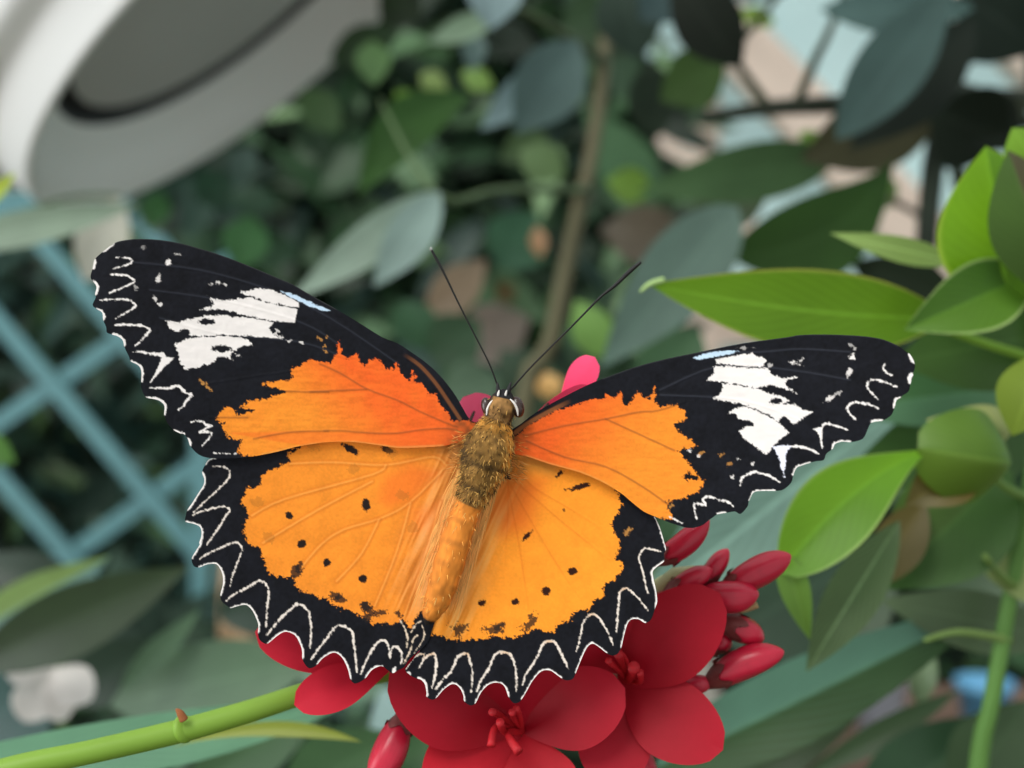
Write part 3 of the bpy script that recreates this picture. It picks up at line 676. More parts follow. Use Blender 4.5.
# ---- body: one continuous surface, head to tail
BODY = [(505, 389, 2, .1185), (504.5, 393, 8, .1183), (503, 400, 12.5, .1181), (501, 409, 14.5, .118), (498.5, 417, 13, .1181), (496.5, 422, 14, .1181), (493.5, 432, 19, .118), (490, 443, 23.5, .1178), (486, 456, 24.5, .1177), (481.5, 470, 22, .1178), (477.5, 484, 17.5, .118), (473, 496, 15, .1182), (469, 505, 13, .1183),
        (462.5, 520, 14, .1183), (456, 540, 15, .1183), (450, 560, 15, .1183), (444, 580, 14.5, .1183), (438, 598, 13, .1184), (432.5, 611, 10, .1185), (428.5, 620, 6, .1186), (426, 625, 1, .1187)]
bd = cr([(x, y, r, z * 1e4) for x, y, r, z in BODY], 10)
SEG = 56
def body_surface():
    V, C, N = [], [], []
    M = len(bd)
    th = np.linspace(0, 2 * math.pi, SEG, endpoint=False)
    for i in range(M):
        x, y, r, z = bd[i]; Yc = z * 1e-4
        d = bd[min(i + 1, M - 1), :2] - bd[max(i - 1, 0), :2]; d /= np.linalg.norm(d)
        nx = np.array([-d[1], d[0]])
        R = r * PXM
        s = i / (M - 1)
        c = at(x, y, Yc)
        Q = np.stack([th * 9, np.full(SEG, s * 110)], 1)
        fz = 1 + (0.16 if 0.2 < s < 0.58 else 0.06) * (vnoise(Q, 3.0, 800) + 0.6 * vnoise(Q, 1.2, 801))
        seg_u = (s - 0.6) * 7.5 / 0.4
        if s > 0.58: fz *= 1 + 0.035 * np.cos(2 * math.pi * seg_u)
        for j in range(SEG):
            rr = max(r, 0.8) * PXM * fz[j]
            lat = math.cos(th[j]) * rr; dep = -math.sin(th[j]) * rr * 0.95
            V.append((c.x + nx[0] * lat, c.y + dep, c.z - nx[1] * lat))
        n1 = vnoise(Q, 4.0, 802); n2 = vnoise(Q, 1.6, 803)
        sidev = np.abs(np.cos(th))
        if s < 0.24:   # head
            base = np.array(lin(128, 94, 54)); col = np.tile(base, (SEG, 1)) * (1 + 1.0 * n1 + 0.9 * n2)[:, None]
            if s < 0.09: col = np.tile(np.array(lin(34, 32, 34)), (SEG, 1)) * (1 + 0.8 * n2)[:, None]
            k = np.clip((sidev - 0.72) * 5, 0, 1) * (1 if s > 0.07 else 0.2); col = col * (1 - k[:, None]) + np.array(lin(44, 34, 30)) * k[:, None]
        elif s < 0.60:
            base = np.array(lin(118, 86, 42)); col = np.tile(base, (SEG, 1)) * (1 + 1.1 * n1 + 1.0 * n2)[:, None]
            k = np.clip((sidev - 0.55) * 2.4, 0, 1) * (np.cos(th) < 0); col = col * (1 - 0.8 * k[:, None]) + np.array(lin(216, 150, 62)) * 0.8 * k[:, None]
            k = math.exp(-((s - 0.27) / 0.03) ** 2) * (0.8 + n1); col = col * (1 - 0.7 * k[:, None]) + np.array(lin(214, 146, 58)) * 0.7 * k[:, None]
            k = np.clip((np.cos(th) - 0.55) * 3, 0, 1) * math.exp(-((s - 0.40) / 0.07) ** 2) * np.clip(0.8 + n1, 0, 1); col = col * (1 - 0.85 * k[:, None]) + np.array(lin(40, 30, 20)) * 0.85 * k[:, None]  # shaded gap beside the right wing, painted dark on the thorax
            if s > 0.5: k = (s - 0.5) / 0.1 * 0.5; col = col * (1 - k) + np.array(lin(150, 104, 52)) * k
            for cx in (0.43, 0.52):
                k = math.exp(-((s - cx) / 0.012) ** 2) * np.clip(0.7 + 1.6 * n1, 0, 1); col = col * (1 - 0.75 * k[:, None]) + np.array(lin(52, 40, 24)) * 0.75 * k[:, None]
        else:
            base = np.array(lin(212, 128, 48)); col = np.tile(base, (SEG, 1)) * (1 + 0.5 * n1 + 0.5 * n2)[:, None]
            g = 0.5 - 0.5 * math.cos(2 * math.pi * (seg_u + 0.06 * 1)); g = max(0.0, 1 - g * 3)
            k = g * 0.45 * np.clip(0.6 + 2 * n1, 0, 1); col = col * (1 - k[:, None]) + np.array(lin(140, 82, 34)) * k[:, None]
            k = np.clip((np.cos(th) - 0.45) * 1.8, 0, 1); col = col * (1 - 0.6 * k[:, None]) + np.array(lin(176, 104, 44)) * 0.6 * k[:, None]  # shading of the right side painted into the abdomen colour
            if s > 0.93: k = min(1, (s - 0.93) / 0.02); col = col * (1 - k) + np.array(lin(30, 26, 24)) * k
        C.append(col)
    F = []
    for i in range(M - 1):
        for j in range(SEG):
            F.append((i * SEG + j, i * SEG + (j + 1) % SEG, (i + 1) * SEG + (j + 1) % SEG, (i + 1) * SEG + j))
    F.append(tuple(range(SEG))); F.append(tuple((M - 1) * SEG + j for j in range(SEG))[::-1])
    return np.array(V), F, np.clip(np.concatenate(C), 0, 1)
bV, bF, bC = body_surface()
body = mesh_obj('body', bV, bF, col_mat('body_scales', 0.75, 0.15), BF, cols=bC, label='furry brown thorax and head with orange abdomen')

def hairs(count, pick, length, spread, colors, seed):
    rg = random.Random(seed); V, F, C = [], [], []
    for _ in range(count):
        p, nrm, back, c = pick(rg)
        d = (nrm * (0.55 + 0.3 * rg.random()) + back * (0.6 + 0.6 * rg.random()) + Vector((rg.gauss(0, spread), rg.gauss(0, spread), rg.gauss(0, spread)))).normalized()
        L = length * (0.5 + rg.random()); sd = d.cross(Vector((0, -1, 0.05))).normalized() * (0.00003 + 0.00002 * rg.random())
        o = len(V)
        mid = p + d * L * 0.5 + back * L * 0.05; tip = p + d * L + back * L * 0.25
        V += [p - sd, p + sd, mid + sd * 0.8, mid - sd * 0.8, tip]
        F += [(o, o + 1, o + 2, o + 3), (o + 3, o + 2, o + 4)]
        c = np.array(c) * (0.75 + 0.5 * rg.random()); C += [c] * 5
    return V, F, np.array(C)
M_ = len(bd)
def pick_body(rg):
    if rg.random() < 0.72: s = 0.24 + 0.34 * rg.random()
    else: s = 0.1 + 0.8 * rg.random()
    i = int(s * (M_ - 1)); j = rg.randrange(SEG)
    p = Vector(bV[i * SEG + j]); c = at(bd[i][0], bd[i][1], bd[i][3] * 1e-4)
    nrm = (p - c).normalized()
    k = min(i + 3, M_ - 1); back = (at(bd[k][0], bd[k][1], bd[k][3] * 1e-4) - c).normalized()
    col = lin(198, 152, 82) if rg.random() < 0.35 else (lin(138, 106, 56) if s < 0.58 else lin(226, 156, 74))
    if s < 0.58 and rg.random() < 0.3: col = lin(72, 54, 30)
    return p, nrm, back, col
hv, hf, hc = hairs(1700, pick_body, 0.00045, 0.5, None, 5)
mesh_obj('fur', hv, hf, col_mat('fur_hair', 0.8, 0.1), BF, smooth=False, cols=hc, kind='stuff', label='fine tan hairs on the thorax')
def pick_fold(rg):
    u = rg.uniform(30, 150); sgn = 1 if rg.random() < 0.6 else -1
    s = (14 + rg.uniform(-2, 9)) * sgn
    q = AX0 + AXD * u + AXN * s
    p = at(q[0], q[1], 0.1196)
    return p, Vector((0.12 * sgn, -0.12, 0)), (at(*(AX0), 0.12) - at(*(AX0 + AXD * 100), 0.12)).normalized() * 1.6, lin(236, 176, 98)
hv, hf, hc = hairs(700, pick_fold, 0.0019, 0.1, None, 9)
mesh_obj('fur', hv, hf, col_mat('fur_hair', 0.8, 0.1), BF, smooth=False, cols=hc, kind='stuff', label='silky tan hairs along the inner hindwing edges')

def pick_root(rg):
    if rg.random() < 0.5: q = np.array([rg.uniform(452, 470), rg.uniform(432, 478)]); out = Vector((-1, -0.2, rg.uniform(-.6, .4)))
    else: q = np.array([rg.uniform(506, 524), rg.uniform(434, 480)]); out = Vector((1, -0.2, rg.uniform(-.8, .1)))
    return at(q[0], q[1], 0.1197), Vector((0, -.25, 0)), out, lin(*rg.choice([(206, 140, 70), (190, 122, 56), (150, 104, 52), (224, 160, 90)]))
hv, hf, hc = hairs(260, pick_root, 0.0006, 0.2, None, 14)
mesh_obj('fur', hv, hf, col_mat('fur_hair', 0.8, 0.1), BF, smooth=False, cols=hc, kind='stuff', label='tan and brown tufts at the wing roots')

dark = plain_mat('eye_surface', lin(52, 32, 26), 0.25, 0.6, 0.2, 900)
for cx, cy, rx, ry, yy in ((517.5, 407, 6.5, 10.5, .1179), (487, 407, 5.5, 9.5, .1182)):
    c = at(cx, cy, yy); ax = (at(cx + 2.5, cy + ry, yy) - c)
    v, f = ellipsoid(c, ax, rx * PXM, rx * PXM, 20, 14)
    eye = mesh_obj('eye', v, f, dark, BF)
    sgn = 1 if cx > 502 else -1
    pts = [at(cx - sgn * 7.5, cy - 8, yy - .0009), at(cx - sgn * 3.5, cy - 4, yy - .00095), at(cx - sgn * 0.5, cy + 2, yy - .0008), at(cx + sgn * 0.5, cy + 9, yy - .0006)]
    v, f = tube(pts, [.00005, .00012, .00013, .00005], 8)
    mesh_obj('eye_rim', v, f, plain_mat('white_scales', lin(226, 220, 214), 0.7, 0.2, 0.05, 900), eye, label='white scale rim behind the eye')
palpm = plain_mat('palp_scales', lin(38, 36, 38), 0.6, 0.3, 0.35, 1500)
for a, b in (((499.5, 398), (497.6, 382.5)), ((507, 398), (511, 382))):
    v, f = tube([at(*a, .1182), at((a[0] + b[0]) / 2 - 0.5, (a[1] + b[1]) / 2, .1176), at(*b, .1174)], [.00028, .00026, .00006], 10)
    pl = mesh_obj('palp', v, f, palpm, BF)
    v, f = tube([at(a[0] - 2.2, a[1] + 3, .1176), at(a[0] - 1.2, a[1] - 4, .11725), at(a[0] - 0.2, a[1] - 8, .1172)], [.00005, .00014, .00004], 8)
    mesh_obj('scale_streak', v, f, plain_mat('white_scales', lin(226, 220, 214), 0.7, 0.2, 0.05, 900), pl, label='white streak on the black palp')
antm = plain_mat('antenna_surface', lin(28, 27, 26), 0.5, 0.3, 0.2, 700)
def antenna(pts, radii, tipc=None):
    v, f = tube([at(x, y, z) for x, y, z in pts], [r * PXM for r in radii], 10, 6)
    a = mesh_obj('antenna', v, f, antm, BF)
    if tipc:
        x, y, z = pts[-1]; v, f = ellipsoid(at(x, y, z), (at(x, y - 2, z) - at(x, y, z)), 1.5 * PXM, 1.5 * PXM, 10, 8)
        mesh_obj('club_tip', v, f, plain_mat('club_tip_surface', lin(150, 152, 148), 0.5, 0.3), a, label='pale grey tip of the antenna')
antenna([(500, 394, .1182), (497, 384, .1179), (488, 361, .1172), (470, 326, .1163), (455, 296, .1156), (445, 275, .1151), (437, 260, .1148), (431, 249, .1146)], [1.0, .9, .8, .8, .9, 1.1, 1.5, 1.1], True)
antenna([(507, 394, .1182), (513, 387, .1180), (530, 368, .1175), (555, 343, .1170), (580, 318, .1165), (600, 297.5, .1161), (615, 285.5, .1158), (630, 271, .1155), (641, 262, .1153)], [1.1, 1.0, .9, .9, .95, 1.1, 1.7, 2.2, 1.4])
legm = plain_mat('leg_surface', lin(46, 38, 30), 0.6, 0.3, 0.2, 700)
for hx, hy, kx, ky, fx, fy in ((480, 450, 462, 440, 474, 412), (500, 448, 524, 432, 548, 404), (478, 466, 448, 480, 428, 520), (494, 468, 520, 486, 522, 520)):
    v, f = tube([at(hx, hy, .1190), at(kx, ky, .1228), at((kx + fx) / 2, (ky + fy) / 2, .1256), at(fx, fy, .1283)], [.0004, .0003, .0002, .00015], 8)
    mesh_obj('leg', v, f, legm, BF)
# ================================================================== the red flower cluster
def petal_mat(c, c2, key, trans=0.25):
    k = ('petal', key)
    if k in MATS: return MATS[k]
    m = bpy.data.materials.new('petal_red'); t = NT(m)
    uv = t.n('ShaderNodeUVMap'); sp = t.n('ShaderNodeSeparateXYZ'); t.l(uv.outputs[0], sp.inputs[0])
    u, v = sp.outputs[0], sp.outputs[1]
    f = t.noise(260.0, 4.0); f2 = t.noise(1400.0, 2.0)
    col = t.mix(t.math('ADD', t.math('MULTIPLY', u, 0.8), t.math('MULTIPLY', t.math('SUBTRACT', f, 0.5), 0.9), True), c2, c)
    w = t.math('SINE', t.math('MULTIPLY', v, 75.0))
    col = t.mix(t.math('MULTIPLY', t.math('POWER', t.math('ABSOLUTE', w), 8.0), 0.12), col, c2)
    col = t.mix(t.math('MULTIPLY', f2, 0.18), col, tuple(min(1, x * 1.6) for x in c))
    t.bsdf(col, 0.34 if key == 'bud' else 0.55, 0.5 if key == 'bud' else 0.25, trans, tcol=c)
    MATS[k] = m; return m
PR = petal_mat(lin(178, 17, 41), lin(146, 8, 24), 'deep')
PB = petal_mat(lin(208, 22, 44), lin(165, 12, 28), 'bright')
PP = petal_mat(lin(255, 84, 128), lin(250, 50, 96), 'lit_pink', 0.12)  # red petals painted pink where bright light falls on them
PM = petal_mat(lin(204, 26, 52), lin(180, 16, 38), 'mid')
bud_m = petal_mat(lin(200, 26, 58), lin(128, 18, 36), 'bud', 0.05)
calyx_m = plain_mat('calyx_surface', lin(104, 46, 44), 0.5, 0.35, 0.3, 400)
stalk_m = plain_mat('stalk_surface', lin(132, 60, 50), 0.5, 0.3, 0.3, 300)
stem_m = plain_mat('green_stem_surface', lin(120, 156, 52), 0.5, 0.35, 0.08, 120)
stamen_m = plain_mat('stamen_surface', lin(176, 24, 34), 0.55, 0.3, 0.2, 900)

FC = thing('flower_cluster', at(0, 770, 0.118), 'cluster of red five-petalled flowers and buds on a green stem under the butterfly', 'flowers')
HUB = at(590, 716, 0.146)

def pblade(b, t, w, **k):
    return blade(Vector(b), Vector(t), w / FPX * (b.y + t.y) * 0.5 * 1.04, blunt=1.0, n=20, m=14, **k)

def flower(c, petals, label, stam=(), tube_to=HUB, sk=None):
    cx, cy, cY = c
    p0 = at(cx, cy, cY)
    back = (Vector(tube_to) - p0)
    v, f = tube([p0 + Vector((0, .0004, 0)), p0 + Vector((0, .004, 0)) + back * 0.12, p0 + Vector((0, 0.004, 0)) + back * 0.35], [.0011, .0012, .0013], 12)
    fl = mesh_obj('flower', v, f, stalk_m, FC, label=label)
    for (bx, by, bY, tx, ty, tY, w, kw, mat) in petals:
        v, f, uv = pblade(at(bx, by, bY), at(tx, ty, tY), w, **kw)
        mesh_obj('petal', v, f, mat, fl, uvs=uv)
    for (pts, r) in stam:
        v, f = tube([at(*q) for q in pts], [r * PXM * 1.15] * (len(pts) - 1) + [r * PXM * 1.5], 10)
        a = mesh_obj('stamen', v, f, stamen_m, fl)
    v, f = tube([p0 + Vector((0, 0.004, 0)) + back * 0.3, p0 + back * 0.6 + Vector((0, 0.002, 0)), Vector(tube_to)], [.0009, .0007, .0008], 10)
    mesh_obj('stalk', v, f, stalk_m, fl)
    return fl

W5 = dict(wide=0.60, fold=0.05, arch=0.03)
flower((523, 731, .1310), [
    (524, 732, .1312, 390, 666, .1256, 100, dict(wide=0.56, fold=-0.08, arch=0.05, roll=0.12), PR),
    (522, 733, .1309, 428, 800, .1262, 90, dict(wide=0.58, fold=0.04, arch=0.04), PB),
    (524, 733, .1306, 552, 832, .1250, 78, dict(wide=0.55, fold=0.05, arch=0.04), PB),
    (522, 734, .1308, 625, 688, .1262, 76, dict(wide=0.56, fold=-0.06, arch=0.07, roll=-0.15), PR),
    (523, 731, .1314, 512, 628, .1275, 96, dict(wide=0.6, fold=0.03, arch=0.03), PR)],
    'wide open red flower below the butterfly\'s right hindwing',
    [([(521, 731, .1306), (505, 732, .1270), (500, 722, .1240)], 3.0), ([(522, 731, .1306), (508, 734, .1262), (519, 752, .1238)], 3.4), ([(521, 731, .1306), (497, 726, .1264), (491, 746, .1244)], 3.0),
     ([(522, 730, .1306), (514, 718, .1262), (512, 712, .1246)], 2.6), ([(522, 730, .1306), (520, 716, .1262), (516, 708, .1250)], 2.6), ([(521, 731, .1306), (499, 715, .126), (492, 712, .1242)], 2.8)])
flower((627, 676, .1320), [
    (618, 686, .1322, 720, 593, .1272, 82, dict(wide=0.52, fold=-0.05, arch=0.05), PR),
    (622, 690, .1320, 723, 750, .1264, 76, dict(wide=0.50, fold=0.04, arch=0.05, notch=0.03), PR),
    (627, 682, .1324, 606, 786, .1282, 70, dict(wide=0.60, fold=0.03, arch=0.02), PR),
    (625, 676, .1324, 574, 598, .1286, 84, dict(wide=0.60, fold=0.03, arch=0.02), PR),
    (622, 682, .1326, 540, 690, .1300, 70, dict(wide=0.60, fold=0.03, arch=0.02), PR)],
    'open red flower beside the buds, right of the butterfly\'s hindwing',
    [([(627, 678, .1318), (622, 664, .1290), (618, 654, .1270)], 3.2), ([(628, 680, .1318), (632, 674, .1286), (634, 667, .1266)], 4.4), ([(626, 678, .1318), (618, 670, .1290), (608, 660, .1275)], 2.6), ([(628, 680, .1318), (640, 682, .129), (640, 672, .127)], 2.6), ([(628, 678, .1318), (626, 660, .129), (612, 646, .128)], 2.4)])
flower((512, 440, .1330), [
    (506, 452, .1328, 463, 397, .1276, 46, dict(wide=0.66, fold=0.05, arch=0.03), petal_mat(lin(255, 112, 152), lin(255, 84, 128), 'lit_palepink', 0.05)),  # paler copy of the petal colour, brightened to look lit
    (514, 444, .1324, 590, 385, .1280, 34, dict(wide=0.60, fold=0.04, arch=0.06, roll=0.5), PP),
    (548, 424, .1320, 595, 357, .1288, 30, dict(wide=0.74, fold=-0.10, arch=0.03, roll=-0.3), PP),
    (514, 446, .1332, 560, 500, .1290, 60, dict(wide=0.62, fold=0.04, arch=0.02), PR),
    (508, 448, .1332, 428, 520, .1287, 70, dict(wide=0.62, fold=0.04, arch=0.02), PR)],
    'pinkish red flower peeking out behind the butterfly\'s head', tube_to=at(560, 640, .150))
flower((392, 652, .1300), [
    (400, 664, .1290, 294, 705, .1242, 45, dict(wide=0.64, fold=0.10, arch=0.03, roll=0.25), PM),
    (392, 650, .1304, 255, 632, .1282, 62, dict(wide=0.55, fold=0.05, arch=0.03), PM),
    (390, 646, .1306, 330, 572, .1290, 60, dict(wide=0.62, fold=0.03, arch=0.02), PR),
    (396, 646, .1306, 420, 570, .1290, 60, dict(wide=0.62, fold=0.03, arch=0.02), PR),
    (398, 664, .1296, 420, 640, .1262, 34, dict(wide=0.6, fold=0.05, arch=0.02), PP)],
    'red flower whose petals stick out below the butterfly\'s left hindwing', tube_to=at(470, 700, .150))

def bud(b, t, w, calyx=0.3, label=None, curve=0.0, red=bud_m, stalk_from=None):
    B, Tp = at(*b), at(*t); d = Tp - B; w = w * 1.06 * b[2] / 0.12
    V, F, UV = [], [], []
    a, k = frame_from(d); L = d.length
    sd = Vector((0, -1, 0)).cross(d).normalized()
    prof = [(0, .34), (.06, .50), (.16, .74), (.3, .92), (.45, 1.0), (.6, 1.0), (.74, .91), (.86, .70), (.94, .44), (.985, .2), (1.0, .05)]
    P = cr(prof, 3); seg = 20
    for (h, r) in P:
        for s in range(seg):
            th = 2 * math.pi * s / seg
            rr = r * w * PXM / 2 * (1 + 0.035 * math.cos(5 * th + h * 4.5))
            V.append(B + d * h + sd * (curve * L * 4 * h * (1 - h)) + (a * math.cos(th) + k * math.sin(th)) * rr); UV.append((0.4 + 0.6 * h, s / seg))
    for i in range(len(P) - 1):
        for s in range(seg): F.append((i * seg + s, i * seg + (s + 1) % seg, (i + 1) * seg + (s + 1) % seg, (i + 1) * seg + s))
    F.append(tuple(range(seg))[::-1]); F.append(tuple((len(P) - 1) * seg + s for s in range(seg)))
    o = mesh_obj('bud', V, F, red, FC, uvs=UV, label=label)
    # calyx: five pointed sepals hugging the foot of the bud
    V, F = [], []
    for i in range(7):
        h = -0.06 + (calyx + 0.06) * i / 6
        r = float(np.interp(max(h, 0), [p[0] for p in prof], [p[1] for p in prof])) * w * PXM / 2 * 1.09
        for s in range(30):
            th = 2 * math.pi * s / 30
            hh = h - (calyx * 0.45 * (0.5 + 0.5 * math.cos(5 * th)) if i == 6 else (calyx * 0.2 * (0.5 + 0.5 * math.cos(5 * th)) if i == 5 else 0))
            V.append(B + d * hh + sd * (curve * L * 4 * h * (1 - h)) + (a * math.cos(th) + k * math.sin(th)) * (r if i else r * 0.5))
    for i in range(6):
        for s in range(30): F.append((i * 30 + s, i * 30 + (s + 1) % 30, (i + 1) * 30 + (s + 1) % 30, (i + 1) * 30 + s))
    F.append(tuple(range(30))[::-1])
    mesh_obj('calyx', V, F, calyx_m, o)
    sf = stalk_from or (645, 650, .1420)
    S = at(*sf)
    v, f = tube([B + d * 0.02, B - d * 0.25 + Vector((0, .001, 0)), (B + S) * 0.5 + Vector((0, .001, 0)), S], [w * PXM * 0.17, w * PXM * 0.14, .0007, .0009], 10)
    mesh_obj('stalk', v, f, stalk_m, o)
bud((652, 563, .1320), (709, 519, .1306), 23, 0.35, 'pointed red bud topmost, tucked under the right forewing', -0.06)
bud((665, 594, .1330), (712, 569, .1322), 21, 0.42, 'small red bud between the hindwing and the upper petal')
bud((700, 589, .1345), (728, 549, .1342), 18, 0.5, 'short dusky red bud standing upright')
bud((722, 590, .1335), (791, 555, .1320), 28, 0.28, 'long plump red bud pointing furthest right above')
bud((700, 593, .1325), (759, 594, .1310), 30, 0.15, 'rounded red bud pointing right, just above the petal', -0.06)
bud((718, 618, .1345), (764, 640, .1336), 25, 0.6, 'dark red bud pointing down to the right')
bud((706, 684, .1330), (784, 651, .1312), 29, 0.32, 'longest glossy red bud, lowest on the right', 0.05)
bud((676, 691, .1332), (712, 681, .1326), 18, 0.45, 'tiny red bud beside the lower right petal')
bud((716, 652, .1350), (728, 634, .1346), 18, 0.4)
bud((402, 716, .1300), (372, 784, .1275), 32, 0.22, 'drooping red bud below the big left petal', 0.05, stalk_from=(520, 716, .1450))
bud((630, 734, .1335), (653, 792, .1320), 25, 0.3, 'dark red bud hanging between two petals')
bud((452, 740, .1325), (438, 750, .1318), 11, 0.4, None, stalk_from=(520, 716, .1450))
v, f = tube([at(712, 618, .1355), at(742, 610, .1345), at(757, 604, .134)], [.0004, .0004, .0005], 8)
mesh_obj('bract', v, f, plain_mat('bract_surface', lin(168, 138, 96), 0.5, 0.3, 0.2, 300), FC)
for pts in ([(654, 590, .1345), (676, 577, .1338), (706, 570, .1345)], [(655, 600, .135), (662, 585, .1345), (690, 600, .135)]):
    v, f = tube([at(*q) for q in pts], [.0005, .0012, .0005], 10)
    mesh_obj('bract', v, f, plain_mat('pale_bract_surface', lin(176, 178, 132), 0.5, 0.3, 0.2, 300), FC, label='pale green bract among the buds')
# branching stalks behind the petals and the long green stem
for pts, r in (([(645, 650, .142), (620, 690, .145), (590, 716, .146)], .0011), ([(560, 640, .150), (575, 690, .149), (590, 716, .146)], .0010), ([(470, 700, .150), (520, 716, .145), (590, 716, .146)], .0011)):
    v, f = tube([at(*q) for q in pts], [r] * 3, 10); mesh_obj('stalk', v, f, stalk_m, FC)
g0 = at(-150, 815, .1215)
pts = [at(590, 716, .146), at(520, 680, .147), at(420, 668, .140), at(330, 686, .134), at(250, 711, .130), at(180, 731, .1275), at(90, 752, .1245), at(0, 771, .1225), g0, Vector((g0.x - .04, .125, 1.09)), Vector((g0.x - .10, .13, 0.7)), Vector((g0.x - .12, .14, 0.0))]
v, f = tube(pts, [.0010, .0011, .0012, .00125, .0013, .00135, .0013, .0013, .0014, .0018, .003, .005], 16, 6)
stem = mesh_obj('stem', v, f, stem_m, FC)
c = at(184, 729, .1274)
v, f = ellipsoid(c, (at(189, 727.5, .1271) - c), .0016, .0016, 16, 10); mesh_obj('stem_node', v, f, stem_m, stem)
v, f = tube([at(184, 720, .1262), at(180, 713, .126), at(176, 709, .1258)], [.0005, .0004, .0001], 8)
mesh_obj('leaf_scar', v, f, plain_mat('scar_surface', lin(150, 92, 56), 0.6, 0.2), stem, label='brown stub at the stem joint')
# ================================================================== plants
def leafm(c, **k): return leaf_mat(lin(*c), **k)
def add_leaf(parent, b, t, wpx, c, name='leaf', label=None, mat=None, **kw):
    """b, t = (pixel x, pixel y, depth in metres) of the leaf's foot and tip"""
    B, Tp = at(*b), at(*t)
    w = wpx / FPX * (b[2] + t[2]) * 0.5
    mk = {k: kw.pop(k) for k in ('c2', 'trans', 'rough', 'vein', 'edge', 'spec') if k in kw}
    v, f, uv = blade(B, Tp, w, **kw)
    return mesh_obj(name, v, f, mat or leafm(c, **mk), parent, uvs=uv, label=label)
def add_stem(parent, pts, radii, c, name='stem', rough=0.6, label=None, seg=10):
    v, f = tube([at(*q) if not isinstance(q, Vector) else q for q in pts], radii, seg, 4)
    return mesh_obj(name, v, f, plain_mat('stem_%d_%d_%d' % c, lin(*c), rough, 0.3, 0.15, 80), parent, label=label)

# ---- bright green shrub at the right, a hand's width behind the butterfly
GS = thing('leafy_shrub', (0.095, .20, 0), 'bright green leafy shrub just behind the butterfly\'s right wing', 'shrub')
base = Vector((0.095, .20, 0))
add_stem(GS, [base, Vector((.086, .198, .6)), Vector((.0765, .194, 1.06)), at(976, 800, .192), at(992, 700, .19), at(1008, 610, .19), at(1024, 520, .188), at(1040, 420, .186), at(1040, 330, .184), at(1034, 250, .182), at(1026, 170, .18)], [.005, .004, .003, .0016, .0014, .0013, .0013, .0012, .001, .0009, .0005], (84, 122, 56))
add_stem(GS, [(1010, 640, .19), (960, 632, .185), (925, 640, .18)], [.0008, .0006, .0004], (110, 136, 70), 'twig')
add_stem(GS, [(1020, 590, .19), (1000, 575, .185), (985, 556, .18)], [.0008, .0006, .0005], (100, 126, 60), 'twig')
add_stem(GS, [(1036, 500, .187), (1010, 490, .182), (985, 470, .178)], [.0008, .0007, .0006], (100, 130, 60), 'twig')
add_stem(GS, [(1040, 360, .184), (990, 345, .180), (932, 324, .176)], [.0008, .0007, .0006], (120, 160, 50), 'twig')
G1 = (112, 158, 30)
add_leaf(GS, (945, 318, .176), (648, 284, .166), 84, G1, label='broad bright green leaf pointing left above the right wing', wide=0.45, fold=0.12, arch=0.05, side=-0.02, edge=lin(168, 176, 74), vein=0.3, trans=0.4, roll=-0.1)
add_stem(GS, [(664, 280, .1662), (650, 284, .166), (640, 292, .166)], [.0005, .0004, .00015], (160, 190, 120), 'leaf_tip')
add_leaf(GS, (1010, 320, .172), (986, 146, .168), 118, (126, 178, 26), label='upright rounded bright green leaf at the right edge', wide=0.5, fold=0.15, arch=0.05, c2=lin(98, 146, 22), edge=lin(160, 190, 60), trans=0.4, roll=0.1)
add_leaf(GS, (1060, 300, .165), (1008, 150, .162), 84, (66, 96, 30), label='dark green leaf cut by the right edge', wide=0.5, fold=0.1, c2=lin(72, 66, 38), trans=0.2)
add_leaf(GS, (1055, 190, .170), (1012, 128, .170), 60, (124, 168, 44), wide=0.5, trans=0.4)
add_leaf(GS, (955, 262, .182), (830, 233, .180), 26, (158, 186, 104), label='narrow pale green leaf seen from below', wide=0.42, fold=0.2, arch=0.06, trans=0.45, vein=0.6)
add_leaf(GS, (1030, 275, .174), (904, 330, .168), 70, (96, 142, 34), label='bright green leaf folded under the upright one', wide=0.5, fold=0.3, arch=0.12, edge=lin(170, 196, 120), trans=0.35, c2=lin(76, 118, 34))
add_leaf(GS, (1070, 330, .188), (895, 362, .186), 92, (62, 96, 34), wide=0.5, fold=0.1, trans=0.25)
add_leaf(GS, (1050, 382, .198), (830, 410, .196), 64, (94, 138, 100), label='dull blue green leaf behind the wing tip', wide=0.45, arch=0.05, c2=lin(74, 118, 70), trans=0.25)
add_leaf(GS, (1060, 420, .202), (850, 470, .2), 100, (60, 94, 40), wide=0.5, trans=0.2)
add_leaf(GS, (936, 448, .168), (780, 574, .160), 78, (112, 166, 36), label='bright green curling leaf with drooping tip beside the buds', wide=0.66, blunt=0.75, fold=0.30, arch=0.10, side=0.07, n=26, edge=lin(150, 184, 90), trans=0.42, c2=lin(124, 178, 34))
add_leaf(GS, (784, 552, .1605), (810, 640, .163), 30, (118, 158, 66), wide=0.3, fold=0.5, trans=0.4, label='twisted drooping tip of the curling leaf', name='leaf_tip')
add_leaf(GS, (1006, 462, .176), (918, 448, .166), 96, (108, 142, 46), label='rounded hooded leaf with brown patch', wide=0.5, blunt=1.0, fold=-0.7, arch=0.3, n=34, m=14, c2=lin(96, 132, 40), trans=0.3)
add_leaf(GS, (1010, 430, .180), (926, 420, .176), 44, (178, 186, 116), wide=0.5, fold=-0.6, arch=0.4, trans=0.35)
add_leaf(GS, (975, 462, .172), (905, 505, .170), 56, (104, 92, 34), label='brown and olive withered leaf part', wide=0.45, fold=0.3, arch=0.1, trans=0.25)
add_leaf(GS, (1045, 350, .168), (1012, 436, .166), 60, (124, 148, 40), wide=0.55, arch=0.12, trans=0.35)
